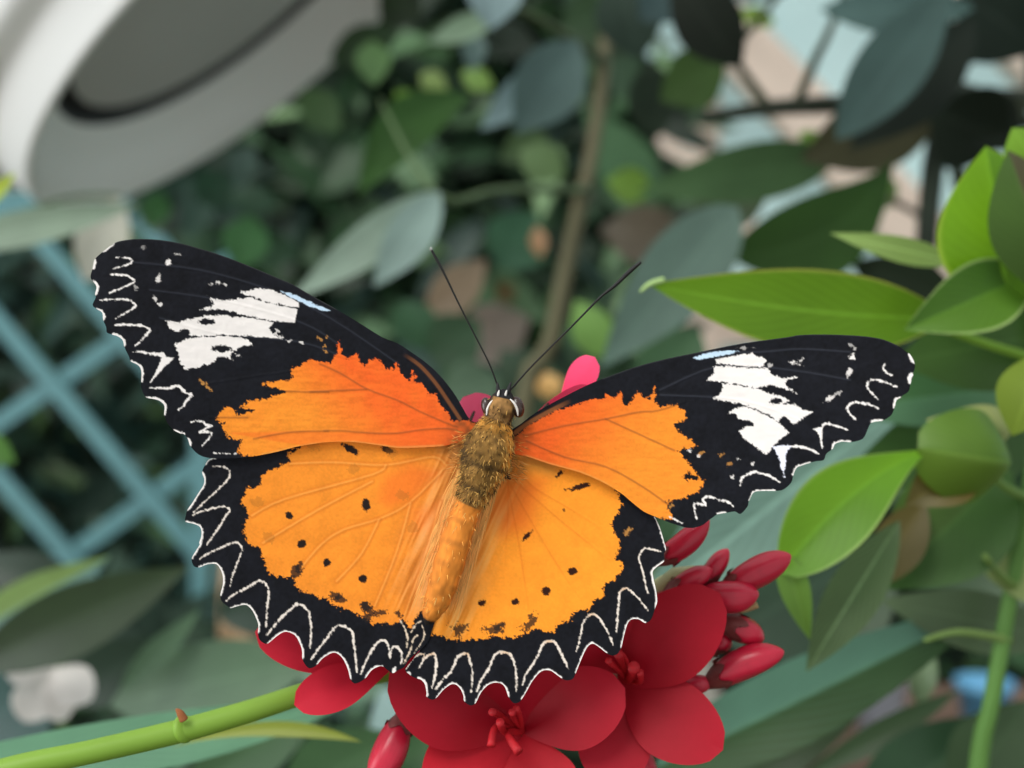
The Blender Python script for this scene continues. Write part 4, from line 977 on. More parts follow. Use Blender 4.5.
add_leaf(GS, (1010, 470, .188), (880, 590, .186), 112, (66, 104, 42), label='broad dark green leaf hanging below the hooded leaf', wide=0.45, fold=0.1, arch=0.06, trans=0.3, c2=lin(72, 102, 40))
add_leaf(GS, (925, 500, .184), (872, 590, .182), 50, (88, 78, 32), wide=0.5, arch=0.05, trans=0.25)
add_leaf(GS, (1050, 560, .190), (985, 575, .19), 70, (150, 168, 100), wide=0.5, trans=0.35)
add_leaf(GS, (900, 520, .172), (806, 672, .168), 52, (92, 116, 74), label='long narrow leaf with pale midrib pointing down', wide=0.5, fold=0.3, arch=0.05, trans=0.4, c2=lin(88, 112, 66), vein=0.9)
add_leaf(GS, (1060, 640, .200), (880, 600, .198), 60, (92, 112, 78), wide=0.5, trans=0.3)
# leaves lower and further back
LS = thing('low_plant', (0.06, .26, 0), 'dusky green long-leaved plant below the buds at lower right', 'plant')
lb = Vector((0.06, .26, 0))
add_stem(LS, [lb, Vector((.058, .25, .7)), Vector((.05, .235, 1.06)), at(700, 830, .215), at(680, 760, .205), at(660, 700, .2)], [.004, .003, .002, .0016, .0013, .0008], (88, 116, 66))
add_leaf(LS, (655, 768, .195), (1000, 600, .20), 78, (86, 128, 106), label='long blue green leaf running from the flower to the right edge', wide=0.36, fold=0.25, arch=0.05, c2=lin(42, 74, 28), trans=0.15, roll=0.1)
add_leaf(LS, (905, 400, .215), (640, 610, .21), 112, (118, 152, 138), label='pale grey green leaf behind the right forewing', wide=0.5, fold=0.08, arch=0.05, trans=0.2, vein=0.3, c2=lin(108, 142, 128))
add_leaf(LS, (900, 470, .225), (735, 580, .225), 46, (48, 78, 38), wide=0.5, trans=0.2)
add_leaf(LS, (800, 780, .24), (960, 690, .24), 26, (52, 76, 42), wide=0.5, fold=0.2, trans=0.2)
add_leaf(LS, (850, 830, .235), (1000, 715, .235), 84, (46, 76, 48), wide=0.45, fold=0.2, c2=lin(50, 80, 46), trans=0.2)
add_leaf(LS, (700, 800, .25), (860, 715, .25), 44, (40, 62, 28), wide=0.45, fold=0.2, trans=0.2)
add_leaf(LS, (960, 800, .225), (1030, 700, .225), 80, (56, 80, 46), wide=0.45, fold=0.2, trans=0.2)
add_leaf(LS, (918, 705, .25), (930, 640, .25), 26, (128, 150, 112), wide=0.5, fold=0.4, arch=0.3, trans=0.3)
add_leaf(LS, (950, 735, .27), (870, 755, .27), 30, (128, 154, 104), wide=0.5, trans=0.3)
add_leaf(LS, (720, 640, .26), (860, 560, .26), 130, (44, 66, 48), wide=0.5, trans=0.15)
add_leaf(LS, (760, 650, .30), (900, 560, .30), 110, (70, 88, 66), wide=0.5, trans=0.15)
add_leaf(LS, (940, 600, .30), (1040, 520, .30), 110, (60, 84, 56), wide=0.5, trans=0.15)

# ---- long leaves and shade plants at lower left
SP = thing('shade_plant', (-0.10, .30, 0), 'dark leafy plant with long leaves at lower left behind the green stem', 'plant')
sb = Vector((-0.10, .30, 0))
add_stem(SP, [sb, Vector((-.10, .28, .6)), Vector((-.09, .25, 1.05)), at(-40, 820, .22), at(-45, 700, .24), at(-50, 600, .27)], [.006, .005, .003, .002, .0016, .001], (70, 92, 54))
add_leaf(SP, (-100, 766, .160), (366, 696, .175), 54, (112, 162, 128), label='long pale green leaf lying along under the green stem', wide=0.5, fold=0.12, arch=0.03, trans=0.25, vein=0.3, side=0.03)
add_leaf(SP, (170, 748, .163), (362, 742, .162), 15, (146, 158, 62), label='narrow yellow green leaf edge curving under the stem', wide=0.6, fold=0.3, arch=0.0, side=-0.08, trans=0.3)
for b, t, w, c, k in [((-40, 640, .30), (110, 556, .29), 46, (132, 160, 92), dict(label='sunlit yellow green leaf at the left edge', c2=lin(96, 132, 124))), ((-30, 668, .28), (190, 566, .27), 70, (44, 62, 34), {}),
        ((20, 640, .33), (40, 600, .33), 30, (120, 146, 110), {}), ((60, 700, .32), (170, 640, .32), 60, (42, 62, 46), {}), ((110, 705, .30), (330, 655, .29), 80, (98, 126, 98), dict(label='soft grey green leaf below the left hindwing')),
        ((120, 690, .29), (200, 610, .29), 26, (92, 122, 92), {}), ((280, 610, .36), (390, 700, .34), 80, (98, 130, 106), {}), ((180, 800, .27), (330, 700, .26), 60, (66, 96, 62), {}),
        ((380, 690, .30), (480, 800, .30), 130, (148, 176, 172), dict(label='pale blue green leaf seen under the left petals')), ((280, 800, .24), (400, 735, .24), 80, (54, 86, 48), {}), ((350, 810, .25), (470, 700, .26), 60, (58, 92, 54), {}), ((-20, 560, .34), (100, 600, .34), 50, (36, 54, 40), {}),
        ((-20, 720, .33), (60, 690, .33), 110, (56, 84, 80), {}), ((140, 690, .40), (60, 620, .40), 80, (34, 52, 40), {}), ((220, 620, .40), (330, 560, .40), 90, (44, 64, 50), {}), ((240, 800, .30), (220, 720, .30), 100, (62, 84, 64), {}), ((-30, 440, .30), (16, 462, .30), 34, (74, 118, 44), dict(label='small bright leaf at the left edge in front of the trellis')), ((-30, 215, .26), (16, 172, .26), 16, (196, 214, 84), {})]:
    add_leaf(SP, b, t, w, c, **{**dict(wide=0.48, fold=0.15, arch=0.06, trans=0.2), **k})
add_leaf(SP, (120, 196, .42), (84, 282, .42), 50, (214, 212, 196), wide=0.5, trans=0.3, vein=0.1, label='cream coloured leaf beside the wing tip')
add_stem(SP, [at(-80, 250, .36), at(60, 200, .42), at(120, 196, .42)], [.001, .0008, .0006], (70, 92, 54), 'twig')
add_leaf(SP, (-80, 250, .34), (140, 204, .34), 36, (152, 172, 150), label='soft pale green leaf under the white lamp', wide=0.5, fold=0.2, arch=0.05, trans=0.3)
add_stem(SP, [at(-50, 600, .27), at(-40, 450, .29), at(-50, 330, .32), at(-80, 270, .34)], [.001, .0012, .0012, .0008], (70, 92, 54), 'twig')
add_stem(SP, [at(-50, 330, .32), at(-40, 260, .29), at(-28, 215, .262)], [.001, .0008, .0005], (70, 92, 54), 'twig')

# ---- the shrub straight behind the butterfly
BS = thing('tall_shrub', (0.03, .52, 0), 'tall dark green shrub with broad leaves behind the butterfly\'s head', 'shrub')
bb = Vector((0.03, .52, 0))
add_stem(BS, [bb, Vector((.02, .50, .7)), at(520, 520, .46), at(552, 340, .45), at(572, 240, .45), at(594, 140, .46), at(606, 20, .48), at(600, -120, .5)], [.009, .008, .0042, .0038, .0034, .003, .0026, .0015], (92, 88, 64), label='grey brown upright stem')
add_stem(BS, [at(585, 190, .45), at(500, 190, .40), at(437, 195, .36), at(380, 100, .40)], [.002, .0014, .001, .0006], (80, 100, 66), 'twig')
add_stem(BS, [at(604, 60, .47), at(540, 20, .43), at(470, -10, .40)], [.002, .0014, .0008], (70, 84, 54), 'twig')
for b, t, w, c, k in [((440, 192, .36), (290, 300, .34), 42, (156, 178, 160), dict(label='pale grey green leaf pointing down to the left wing', wide=0.45)), ((440, 192, .35), (374, 287, .34), 46, (140, 164, 156), dict(label='pale grey green leaf hanging beside its twin')),
        ((470, 96, .42), (358, 196, .40), 52, (46, 84, 26), dict(label='dark glossy green drooping leaf', side=0.12, wide=0.5)), ((372, 40, .46), (374, 86, .46), 36, (116, 156, 96), {}), ((410, 90, .46), (400, 110, .46), 24, (122, 164, 62), {}), ((420, 74, .46), (448, 92, .46), 24, (150, 176, 100), {}),
        ((462, 72, .45), (494, 88, .45), 24, (134, 170, 86), {}), ((500, 14, .42), (428, 42, .42), 26, (138, 164, 136), {}), ((498, -40, .38), (490, 30, .38), 58, (130, 154, 156), dict(label='blue grey leaf hanging from the top of the frame')), ((476, 30, .43), (472, 72, .43), 26, (92, 116, 112), {}),
        ((578, 40, .40), (516, 134, .40), 70, (72, 96, 92), dict(label='big dark leaf with grey sheen')), ((560, 60, .41), (480, 130, .41), 36, (124, 150, 152), {}), ((392, 160, .45), (438, 182, .45), 34, (118, 150, 112), {}), ((520, 150, .46), (566, 176, .46), 40, (106, 134, 86), {}), ((548, 135, .47), (500, 160, .47), 36, (76, 100, 62), {}),
        ((500, 270, .50), (535, 212, .50), 66, (62, 104, 76), dict(label='round dark green leaf with a tan edge', wide=0.5)), ((610, 360, .42), (575, 300, .42), 42, (112, 152, 74), {}), ((652, 190, .5), (606, 180, .5), 36, (122, 160, 64), {}), ((738, 206, .32), (600, 368, .31), 80, (88, 112, 100), dict(label='grey green leaf pointing down to the right wing', wide=0.42, fold=0.12)),
        ((700, 330, .38), (640, 400, .38), 70, (62, 94, 62), {}), ((430, 360, .5), (480, 320, .5), 60, (60, 88, 60), {}), ((500, 380, .48), (440, 400, .48), 60, (92, 116, 92), {}), ((560, 420, .5), (500, 350, .5), 70, (56, 78, 56), {}), ((400, 300, .5), (430, 350, .5), 46, (56, 96, 62), {}), ((330, 60, .55), (400, 30, .55), 40, (66, 92, 60), {}), ((340, 130, .55), (300, 90, .55), 40, (104, 138, 90), {}),
        ((300, 120, .6), (330, 160, .6), 30, (70, 96, 72), {}), ((250, 215, .55), (240, 270, .55), 46, (76, 128, 74), {}), ((230, 195, .6), (280, 205, .6), 30, (72, 104, 80), {}), ((160, 190, .58), (150, 230, .58), 30, (66, 116, 62), {}), ((200, 170, .62), (230, 210, .62), 40, (54, 88, 66), {}), ((560, 30, .5), (620, 10, .5), 50, (70, 96, 66), {}), ((640, 10, .5), (600, 60, .5), 50, (54, 76, 52), {}), ((420, 20, .5), (380, -10, .5), 50, (52, 70, 44), {})]:
    add_leaf(BS, b, t, w, c, **{**dict(wide=0.48, fold=0.15, arch=0.07, trans=0.22), **k})
CP = thing('climbing_plant', (at(170, 200, .72).x, .72, 0), 'dark small leaved climber between the white lamp and the left forewing', 'plant')
rgl = random.Random(4)
for q in [(150, 170), (176, 158), (205, 176), (226, 200), (232, 236), (196, 214), (164, 216), (258, 226), (146, 196), (214, 150), (180, 190), (240, 170), (205, 240), (268, 250)]:
    a = rgl.uniform(0, 6.28)
    add_leaf(CP, (q[0] - 32 * math.cos(a), q[1] - 26 * math.sin(a), .72 + rgl.uniform(-.03, .03)), (q[0] + 32 * math.cos(a), q[1] + 26 * math.sin(a), .72), rgl.uniform(30, 44), rgl.choice([(40, 66, 46), (50, 80, 54), (44, 70, 58), (62, 98, 62), (36, 56, 42)]), wide=0.5, fold=0.15, arch=0.08, trans=0.15)
cx_ = at(170, 200, .72).x
add_stem(CP, [Vector((cx_, .73, 0)), Vector((cx_ + .01, .74, .6)), at(215, 420, .745), at(200, 250, .74), at(170, 165, .74)], [.005, .004, .002, .0016, .0008], (60, 66, 46))
add_stem(CP, [at(205, 270, .74), at(240, 200, .74), at(262, 165, .74)], [.0014, .001, .0006], (60, 66, 46), 'twig')
# withered leaves caught in it
for b, t, w, c in [((425, 320, .56), (486, 260, .56), 44, (168, 144, 118)), ((455, 350, .55), (530, 318, .55), 62, (142, 128, 116)), ((553, 400, .44), (546, 372, .44), 27, (212, 166, 100)), ((540, 258, .49), (537, 226, .49), 18, (188, 146, 108)), ((436, 335, .5), (446, 322, .5), 14, (186, 158, 80)), ((600, 230, .62), (690, 240, .62), 60, (106, 96, 80)), ((495, 300, .6), (515, 285, .6), 24, (98, 82, 44))]:
    add_leaf(BS, b, t, w, c, name='dry_leaf', wide=0.5, fold=0.2, arch=0.15, trans=0.15, vein=0.1, label='withered tan leaf')

# ---- dark leaved branches at upper right
DT = thing('dark_tree', (0.20, .46, 0), 'dark leaved tree against the greenhouse panes at upper right', 'tree')
db = Vector((0.24, .46, 0))
add_stem(DT, [db, Vector((.235, .45, .8)), at(1090, 500, .42), at(1060, 250, .42), at(1040, 90, .42), at(1010, -60, .43)], [.012, .010, .006, .005, .004, .002], (54, 52, 40), 'trunk')
add_stem(DT, [at(1042, 100, .42), at(940, 98, .40), at(840, 104, .39), at(770, 108, .39), at(700, 118, .39)], [.004, .0036, .0032, .0028, .0018], (26, 34, 20), 'branch', label='dark horizontal branch')
add_stem(DT, [at(796, 106, .39), at(815, 60, .38), at(828, 34, .375), at(850, -20, .37)], [.0018, .0015, .0013, .0008], (52, 58, 38), 'twig')
add_stem(DT, [at(772, 110, .39), at(740, 66, .385), at(736, 48, .38), at(762, 16, .375), at(790, -20, .37)], [.0016, .0014, .0013, .0012, .0008], (52, 58, 38), 'twig')
add_stem(DT, [at(1040, 130, .42), at(960, 90, .40), at(938, 140, .39), at(926, 250, .39), at(930, 300, .39)], [.003, .003, .0038, .0036, .002], (34, 44, 32), 'branch')
add_stem(DT, [at(938, 226, .395), at(880, 196, .39), at(846, 200, .385)], [.0012, .001, .0008], (92, 82, 70), 'twig')
for b, t, w, c, k in [((670, -30, .36), (742, 68, .36), 66, (16, 24, 14), dict(label='near black leaf pointing down beside the beam', wide=0.55)), ((952, -14, .33), (836, 140, .33), 68, (62, 84, 80), dict(label='big blue grey drooping leaf', wide=0.55, blunt=0.4)), ((975, 20, .35), (850, 150, .35), 76, (22, 32, 24), {}),
        ((820, 10, .36), (975, 8, .36), 50, (84, 110, 106), {}), ((960, -10, .37), (1040, 50, .37), 90, (28, 40, 32), {}), ((930, 110, .37), (1010, 140, .37), 92, (28, 38, 28), dict(roll=0.3)), ((960, 90, .37), (1016, 150, .37), 60, (30, 38, 30), {}), ((1000, 30, .38), (930, 60, .38), 40, (32, 44, 30), {}),
        ((945, 105, .38), (800, 160, .38), 78, (58, 58, 38), dict(label='olive brown leaf behind the blue grey one')), ((895, 158, .34), (728, 258, .33), 84, (38, 66, 22), dict(label='arched dark green leaf above the bright one', wide=0.6, side=-0.14, blunt=0.5)), ((860, 190, .36), (800, 290, .36), 70, (34, 46, 32), {}),
        ((836, 158, .40), (636, 192, .40), 58, (66, 94, 58), dict(wide=0.4)), ((800, 132, .40), (820, 150, .40), 22, (128, 166, 76), {}), ((725, 60, .40), (660, 100, .40), 60, (58, 82, 40), {}), ((868, 182, .42), (896, 205, .42), 34, (112, 142, 80), {}),
        ((960, 305, .36), (850, 262, .36), 60, (34, 46, 30), {}), ((640, 60, .44), (620, -30, .44), 70, (40, 56, 46), {}), ((655, 140, .46), (650, 60, .46), 50, (36, 50, 36), {}), ((640, 20, .42), (690, -30, .42), 60, (64, 84, 84), {}), ((770, 180, .45), (690, 220, .45), 60, (70, 84, 62), {}), ((740, 10, .45), (775, 24, .45), 20, (128, 158, 70), {}), ((700, -20, .45), (790, -8, .45), 30, (110, 130, 130), {}),
        ((1030, 100, .39), (985, 128, .39), 30, (50, 56, 40), {}), ((1000, 250, .40), (950, 160, .40), 30, (54, 62, 44), {}), ((905, 40, .37), (880, 20, .37), 20, (48, 58, 40), {})]:
    add_leaf(DT, b, t, w, c, **{**dict(wide=0.5, fold=0.12, arch=0.07, trans=0.12, rough=0.6, spec=0.15), **k})
# ================================================================== hedges: dense shaded foliage further back
def hedge(name, loc, label, n, region, size, colors, seed, core, stems, cat='hedge', group=None):
    rg = random.Random(seed)
    h = thing(name, loc, label, cat, group)
    V, F, C = [], [], []
    for _ in range(n):
        p = region(rg)
        d = Vector((rg.gauss(0, 1), rg.gauss(0, 0.5), rg.gauss(-0.35, 0.8))).normalized()
        nr = Vector((rg.gauss(0, 0.7), -1.0, rg.gauss(0.5, 0.6)))
        nr = (nr - d * nr.dot(d)).normalized(); sd = d.cross(nr)
        L = size * (0.6 + 0.9 * rg.random()); w = L * (0.14 + 0.11 * rg.random())
        o = len(V)
        prof = [(0, .05), (.2, .7), (.45, 1.0), (.7, .72), (1.0, .03)]
        for s, q in prof:
            c = p + d * (L * s) - nr * (L * 0.18 * s * s)
            V += [c - sd * (w * q) + nr * (w * 0.25 * q), c, c + sd * (w * q) + nr * (w * 0.25 * q)]
        for i in range(4):
            for j in range(2):
                a = o + i * 3 + j; F.append((a, a + 1, a + 4, a + 3))
        c = np.array(lin(*rg.choice(colors))) * (0.65 + 0.7 * rg.random()); C += [c] * 15
    mesh_obj('foliage', V, F, col_mat('hedge_leaves', 0.5, 0.3, 0.12), h, cols=np.array(C), kind='stuff')
    # solid dark lump added inside the bush so no light passes through
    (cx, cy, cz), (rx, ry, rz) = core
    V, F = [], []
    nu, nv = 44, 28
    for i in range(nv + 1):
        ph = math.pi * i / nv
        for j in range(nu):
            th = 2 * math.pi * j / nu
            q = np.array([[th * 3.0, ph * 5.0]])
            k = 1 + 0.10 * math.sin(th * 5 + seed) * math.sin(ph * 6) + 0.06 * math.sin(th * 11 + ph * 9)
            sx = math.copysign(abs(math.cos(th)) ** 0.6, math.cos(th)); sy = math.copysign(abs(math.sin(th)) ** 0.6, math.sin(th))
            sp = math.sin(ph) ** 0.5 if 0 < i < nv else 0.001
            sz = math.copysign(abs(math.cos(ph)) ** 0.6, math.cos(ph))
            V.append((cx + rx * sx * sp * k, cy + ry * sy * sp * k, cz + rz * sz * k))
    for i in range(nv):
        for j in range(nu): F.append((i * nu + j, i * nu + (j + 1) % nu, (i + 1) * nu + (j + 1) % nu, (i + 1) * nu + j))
    mesh_obj('dark_core', V, F, plain_mat('dark_core_' + name, lin(46, 62, 52), 0.9, 0.1, 0.3, 20), h)
    for (x, y, ztop, r) in stems:
        v, f = tube([Vector((x, y, 0)), Vector((x + .01, y, ztop * 0.5)), Vector((x - .01, y, ztop))], [r, r * 0.8, r * 0.4], 8)
        mesh_obj('stem', v, f, plain_mat('hedge_stem', lin(72, 62, 48), 0.8, 0.2, 0.2, 20), h)
    return h
DK = [(34, 52, 36), (42, 64, 44), (50, 76, 50), (58, 88, 58), (40, 62, 54), (30, 44, 32)]
MX = DK + DK + [(70, 102, 64), (84, 114, 80), (108, 136, 96)]
TL = [(50, 78, 70), (58, 86, 78), (46, 66, 56), (66, 94, 76), (74, 102, 62), (62, 74, 56)]
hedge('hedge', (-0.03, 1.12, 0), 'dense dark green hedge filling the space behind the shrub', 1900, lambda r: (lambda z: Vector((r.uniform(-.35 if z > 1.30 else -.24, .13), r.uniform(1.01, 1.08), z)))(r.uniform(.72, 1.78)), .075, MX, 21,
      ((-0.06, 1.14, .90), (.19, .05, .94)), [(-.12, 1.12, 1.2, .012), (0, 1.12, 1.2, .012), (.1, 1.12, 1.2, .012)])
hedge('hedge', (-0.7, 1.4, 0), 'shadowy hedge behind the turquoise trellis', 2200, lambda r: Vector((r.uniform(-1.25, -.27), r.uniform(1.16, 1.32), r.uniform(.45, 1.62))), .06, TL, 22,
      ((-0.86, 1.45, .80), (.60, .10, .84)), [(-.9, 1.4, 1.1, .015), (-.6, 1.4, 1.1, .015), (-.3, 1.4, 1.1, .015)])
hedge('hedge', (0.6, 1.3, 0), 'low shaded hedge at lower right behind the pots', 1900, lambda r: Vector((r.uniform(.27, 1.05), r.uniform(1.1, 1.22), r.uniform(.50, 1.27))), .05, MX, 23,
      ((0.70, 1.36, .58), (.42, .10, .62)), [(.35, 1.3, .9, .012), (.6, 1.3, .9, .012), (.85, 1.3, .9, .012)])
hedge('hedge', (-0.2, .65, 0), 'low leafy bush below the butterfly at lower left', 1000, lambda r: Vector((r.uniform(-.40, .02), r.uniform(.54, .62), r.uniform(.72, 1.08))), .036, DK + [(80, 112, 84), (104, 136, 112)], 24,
      ((-0.2, .655, .52), (.2, .025, .52)), [(-.3, .65, .8, .01), (-.1, .65, .8, .01)], 'bush')

# ================================================================== turquoise trellis
TR = thing('trellis', (-0.42, .92, 0), 'turquoise diagonal lattice trellis behind the left wings', 'trellis')
tm = plain_mat('turquoise_paint', lin(80, 122, 126), 0.55, 0.3, 0.08, 40)
YT = .92; NT_ = Vector((0, -1, 0))
X0, X1 = -.95, -.243; Z0, Z1 = .40, 1.345
def clipline(px, py, slope, y):
    p = at(px, py, y); d = Vector((1, 0, -slope)).normalized()
    ts = []
    lo, hi = -9, 9
    for o, dd, a, b in ((p.x, d.x, X0, X1), (p.z, d.z, Z0, Z1)):
        t0, t1 = (a - o) / dd, (b - o) / dd
        lo, hi = max(lo, min(t0, t1)), min(hi, max(t0, t1))
    return (p + d * lo, p + d * hi) if hi - lo > .05 else None
for px, py, sl in [(42, 242, 1.16), (0, 322, 1.17), (0, 478, 1.13), (0, 640, 1.14), (0, 800, 1.14), (0, 60, 1.15), (0, -90, 1.15), (0, -240, 1.15), (0, 960, 1.15), (0, 1120, 1.15)]:
    s = clipline(px, py, sl, YT)
    if s: v, f = bar(s[0], s[1], .0135, .006, NT_); mesh_obj('slat', v, f, tm, TR, smooth=False)
for px, py, sl in [(0, 422, -.68), (0, 606, -.72), (0, 240, -.69), (0, 60, -.69), (0, 790, -.70), (0, 975, -.70), (0, 1160, -.7), (0, -120, -.69)]:
    s = clipline(px, py, sl, YT + .0065)
    if s: v, f = bar(s[0], s[1], .0135, .006, NT_); mesh_obj('slat', v, f, tm, TR, smooth=False)
for a, b in (((X0, 0), (X0, Z1)), ((X1, 0), (X1, Z1)), ((X0, Z0), (X1, Z0)), ((X0, Z1), (X1, Z1))):
    v, f = bar(Vector((a[0], YT + .003, a[1])), Vector((b[0], YT + .003, b[1])), .03, .02, NT_); mesh_obj('frame_bar', v, f, tm, TR, smooth=False)

# ================================================================== big white hanging lamp
YL = .50; RL = 290 / FPX * YL
lc = at(276, 20, YL); vw = (lc - Vector((0, 0, CAM_H))).normalized()
wv = Vector((0.64, 0, -0.77)); wv = (wv - vw * wv.dot(vw)).normalized()
ln = (-vw * 0.28 + wv * 0.96).normalized()
LP = thing('hanging_lamp', lc - ln * RL * 0.5, 'large round white lamp shade with grey recessed underside at upper left', 'lamp')
def rp(pts): return [(r * RL, h * RL) for r, h in pts]
wm = plain_mat('white_enamel', lin(250, 249, 246), 0.45, 0.35, 0.02, 8)
gm = plain_mat('pale_grey_enamel', lin(228, 226, 223), 0.5, 0.3, 0.03, 8)
v, f = lathe(rp([(.985, .0), (1.0, .004), (1.012, .0), (1.016, -.01), (1.03, -.13), (1.04, -.15), (1.06, -.155), (1.10, -.16), (1.125, -.18), (1.13, -.24), (1.12, -.5), (1.02, -.75), (.8, -.95), (.4, -1.06), (.001, -1.08)]), lc, ln, 96)
mesh_obj('lamp_shade', v, f, wm, LP, label='white enamel outside of the lamp shade')
v, f = lathe(rp([(.985, .0), (.97, -.006), (.93, -.055), (.905, -.07), (.895, -.085), (.85, -.12), (.79, -.17), (.765, -.185)]), lc, ln, 96)
mesh_obj('inner_ring', v, f, gm, LP, label='pale grey stepped inner ring')
v, f = lathe(rp([(.765, -.185), (.755, -.23), (.70, -.24), (.685, -.20)]), lc, ln, 96)
mesh_obj('groove', v, f, plain_mat('groove_dark', lin(52, 52, 54), 0.7, 0.2), LP, label='dark ring groove')  # groove coloured darker than the ring and disc beside it
v, f = lathe(rp([(.685, -.20), (.66, -.19), (.4, -.185), (.001, -.185)]), lc, ln, 96)
mesh_obj('diffuser', v, f, plain_mat('grey_diffuser', lin(196, 194, 191), 0.5, 0.3, 0.03, 8), LP, label='flat grey disc inside the lamp')
top = lc - ln * RL * 1.06
v, f = tube([top + ln * .01, top - ln * .06, Vector((top.x - .07, top.y + .02, top.z + .16)), Vector((top.x - .07, top.y + .02, 2.36))], [.014, .013, .011, .011], 14)
mesh_obj('rod', v, f, plain_mat('white_rod', lin(220, 220, 216), 0.4, 0.4), LP)

# ================================================================== bench with pots, and pale flowers seen between the leaves
YB = .84
BN = thing('potting_bench', (0.62, YB, 0), 'wooden potting bench mostly hidden behind leaves at lower right', 'bench')
wd = plain_mat('weathered_wood', lin(104, 84, 72), 0.8, 0.2, 0.2, 14)
ZB = at(900, 720, YB).z
v, f = box(.21, .66, YB - .10, YB + .10, ZB - .03, ZB); mesh_obj('bench_top', v, f, wd, BN, smooth=False)
for x in (.24, .63):
    for y in (YB - .08, YB + .08):
        v, f = box(x - .02, x + .02, y - .02, y + .02, 0, ZB - .03); mesh_obj('leg', v, f, wd, BN, smooth=False)
def pot(px, r, h, c, name, label, cat):
    x = at(px, 700, YB).x; o = Vector((x, YB - .04, ZB))
    v, f = lathe([(.001, 0.001), (r * .72, 0.001), (r * .95, h * .84), (r * 1.04, h * .84), (r * 1.06, h), (r * .96, h), (r * .88, h * .8), (.001, h * .78)], o, Vector((0, 0, 1)), 32)
    p = mesh_obj(name, v, f, plain_mat(name + '_glaze_%d' % c[2], lin(*c), 0.4, 0.4, 0.05, 30), loc=o)
    return tag(p, label, cat)
pot(962, .019, .040, (96, 158, 196), 'flower_pot', 'small bright blue flower pot glimpsed behind the long leaf', 'pot')
pot(862, .020, .055, (196, 202, 216), 'flower_pot', 'pale grey white flower pot glimpsed left of the blue one', 'pot')
WF = thing('white_blossom', at(50, 712, .29), 'pale cream white blossom blurred at lower left', 'flower')
for b, t, w in [((52, 665, .29), (50, 612, .287), 40), ((52, 668, .29), (4, 664, .286), 40), ((52, 668, .29), (92, 700, .286), 42), ((50, 668, .29), (24, 722, .287), 44), ((52, 668, .29), (62, 722, .286), 36)]:
    add_leaf(WF, b, t, w, (240, 234, 228), name='petal', wide=0.58, blunt=0.7, fold=0.1, arch=0.06, trans=0.3, vein=0.05)
gx = at(50, 668, .291)
v, f = tube([gx, gx + Vector((.0, .01, -.03)), Vector((gx.x, gx.y + .02, .6)), Vector((gx.x, gx.y + .02, 0))], [.0015, .0015, .002, .003], 8)
mesh_obj('stem', v, f, plain_mat('blossom_stem', lin(70, 96, 56), 0.6, 0.3), WF)
TK = thing('dead_stump', (at(240, 640, .5).x, .5, 0), 'tan weathered dead stalk half hidden behind the left hindwing', 'stalk')
v, f = tube([Vector((at(240, 640, .5).x, .5, 0)), at(246, 760, .5), at(238, 640, .5), at(240, 590, .5)], [.009, .009, .009, .006], 12)
mesh_obj('stalk', v, f, plain_mat('dry_stalk', lin(152, 126, 96), 0.8, 0.2, 0.25, 60), TK)

# ================================================================== the greenhouse
def struct(name, V, F, m, parent=None, **k):
    o = mesh_obj(name, V, F, m, parent, smooth=False, **k)
    if parent is None: o['kind'] = 'structure'
    return o
XL, XR, YF, YK, HT = -2.2, 2.2, -1.6, 2.6, 2.7
v, f = box(XL, XR, YF, YK, -.08, 0)
struct('floor', v, f, plain_mat('gravel', lin(96, 88, 76), 0.9, 0.2, 0.3, 60, bump=0.4))
kn = plain_mat('pale_render', lin(190, 186, 176), 0.85, 0.2, 0.06, 6)
beam_m = plain_mat('beige_timber', lin(208, 190, 176), 0.7, 0.2, 0.05, 10)
def pane_mat():
    m = bpy.data.materials.new('hazy_pane'); t = NT(m)
    f_ = t.noise(2.2, 3.0); col = t.mix(f_, lin(218, 238, 238), lin(232, 245, 244))
    t.bsdf(col, 0.25, 0.4, 0.72)
    return m
pm = pane_mat()
for nm, bx in (('wall_back', (XL, XR, YK, YK + .1, 0, .7)), ('wall_left', (XL - .1, XL, YF, YK, 0, .7)), ('wall_right', (XR, XR + .1, YF, YK, 0, .7))):
    v, f = box(*bx); struct(nm, v, f, kn)
v, f = box(XL, XR, YK + .02, YK + .03, .7, HT); w1 = struct('window_1', v, f, pm)
for x in np.linspace(XL, XR, 6):
    v, f = box(x - .03, x + .03, YK - .02, YK + .07, .7, HT); struct('mullion', v, f, beam_m, w1)
for z in (.73, 1.32, HT - .03):
    v, f = box(XL, XR, YK - .015, YK + .065, z - .03, z + .03); struct('rail', v, f, beam_m, w1)
for nm, x in (('window_2', XL - .05), ('window_3', XR + .05)):
    v, f = box(x - .005, x + .005, YF, YK, .7, HT); ww = struct(nm, v, f, pm)
    for y in np.linspace(YF, YK, 6):
        v, f = box(x - .04, x + .04, y - .03, y + .03, .7, HT); struct('mullion', v, f, beam_m, ww)
YBm = 2.45
for i, (a, b, w) in enumerate([((640, -70), (880, 200), 46), ((850, 150), (1060, 380), 24), ((930, -60), (1110, 130), 66), ((540, 20), (700, 190), 30)]):
    A, B = at(a[0], a[1], YBm), at(b[0], b[1], YBm); d = (B - A).normalized()
    v, f = bar(A - d * 0.8, B + d * 0.8, w / FPX * YBm, .06, Vector((0, -1, 0)))
    v = [Vector((p.x, p.y, min(max(p.z, .7), HT))) for p in v]
    struct('trim_%d' % (i + 1), v, f, beam_m)
for i, y in enumerate((-.9, 0.62 + .02, 2.2)):
    v, f = box(XL, XR, y - .03, y + .03, 2.36, 2.44); struct('trim_%d' % (i + 6), v, f, plain_mat('roof_beam', lin(216, 214, 206), 0.6, 0.3))

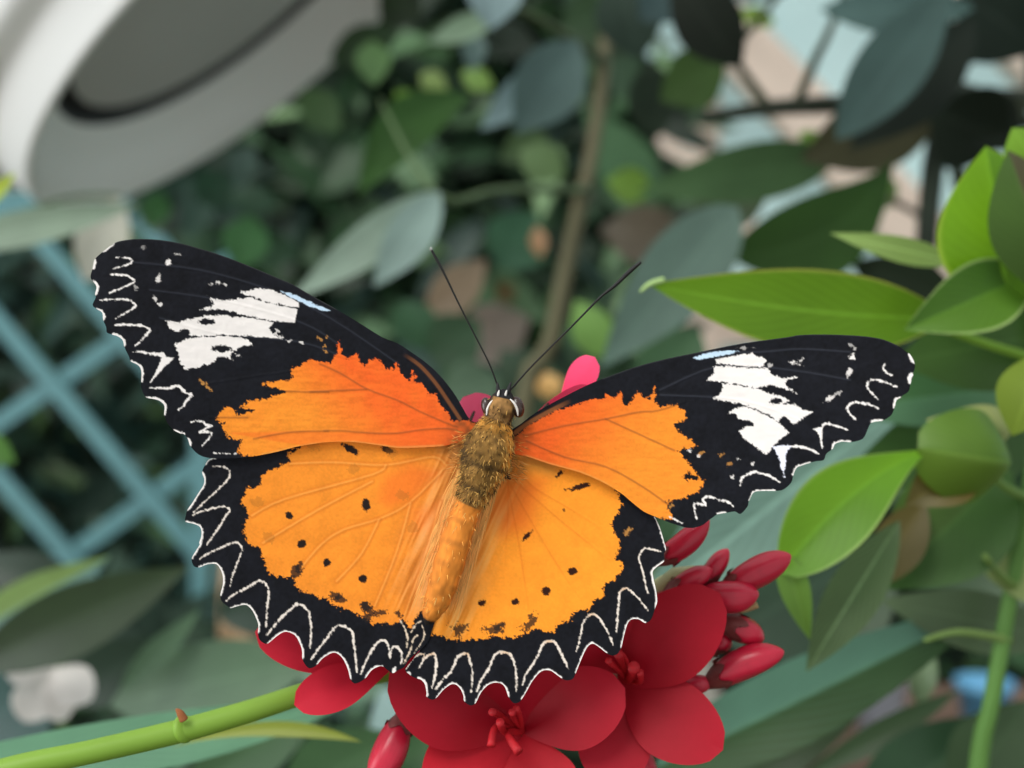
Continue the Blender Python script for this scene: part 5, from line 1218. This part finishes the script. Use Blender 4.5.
# ================================================================== light and camera
w = bpy.data.worlds.new('overcast_sky'); SC.world = w; w.use_nodes = True
nt = w.node_tree; bg = nt.nodes['Background']
tc = nt.nodes.new('ShaderNodeTexCoord'); sx = nt.nodes.new('ShaderNodeSeparateXYZ'); ramp = nt.nodes.new('ShaderNodeValToRGB')
nt.links.new(tc.outputs['Generated'], sx.inputs[0]); nt.links.new(sx.outputs[2], ramp.inputs[0]); nt.links.new(ramp.outputs[0], bg.inputs[0])
ramp.color_ramp.elements[0].position = 0.0; ramp.color_ramp.elements[0].color = (0.80, 0.84, 0.84, 1)
ramp.color_ramp.elements[1].position = 0.75; ramp.color_ramp.elements[1].color = (1.0, 1.03, 1.06, 1)
bg.inputs[1].default_value = 0.92
sun = bpy.data.lights.new('sun', 'SUN'); sun.energy = 2.5; sun.angle = math.radians(28); sun.color = (1.0, 0.97, 0.92)
so = bpy.data.objects.new('sun', sun); COL.objects.link(so); so.location = (-.6, -.8, 2.3)
so.rotation_euler = (Vector((0.42, 0.72, -0.85))).to_track_quat('-Z', 'Y').to_euler()
ar = bpy.data.lights.new('lamp_fill', 'AREA'); ar.shape = 'RECTANGLE'; ar.size = 0.7; ar.size_y = 0.5; ar.energy = 5; ar.color = (0.97, 0.99, 1.0)  # added fill light out of view, brightens the white lamp's outside
ao = bpy.data.objects.new('lamp_fill', ar); COL.objects.link(ao); ao.location = (-.80, -.08, 1.16)
ao.rotation_euler = (Vector((.68, .56, .2))).to_track_quat('-Z', 'Z').to_euler()
cam = bpy.data.cameras.new('camera'); co = bpy.data.objects.new('camera', cam); COL.objects.link(co)
co.location = (0, 0, CAM_H); co.rotation_euler = (math.pi / 2, 0, 0)
cam.lens = 40; cam.sensor_width = 36; cam.sensor_fit = 'HORIZONTAL'; cam.clip_start = 0.005; cam.clip_end = 50
cam.dof.use_dof = True; cam.dof.focus_distance = 0.1195; cam.dof.aperture_fstop = 17
SC.camera = co
SC.view_settings.view_transform = 'Standard'; SC.view_settings.look = 'None'
SC.view_settings.exposure = 0.0; SC.view_settings.gamma = 1.0
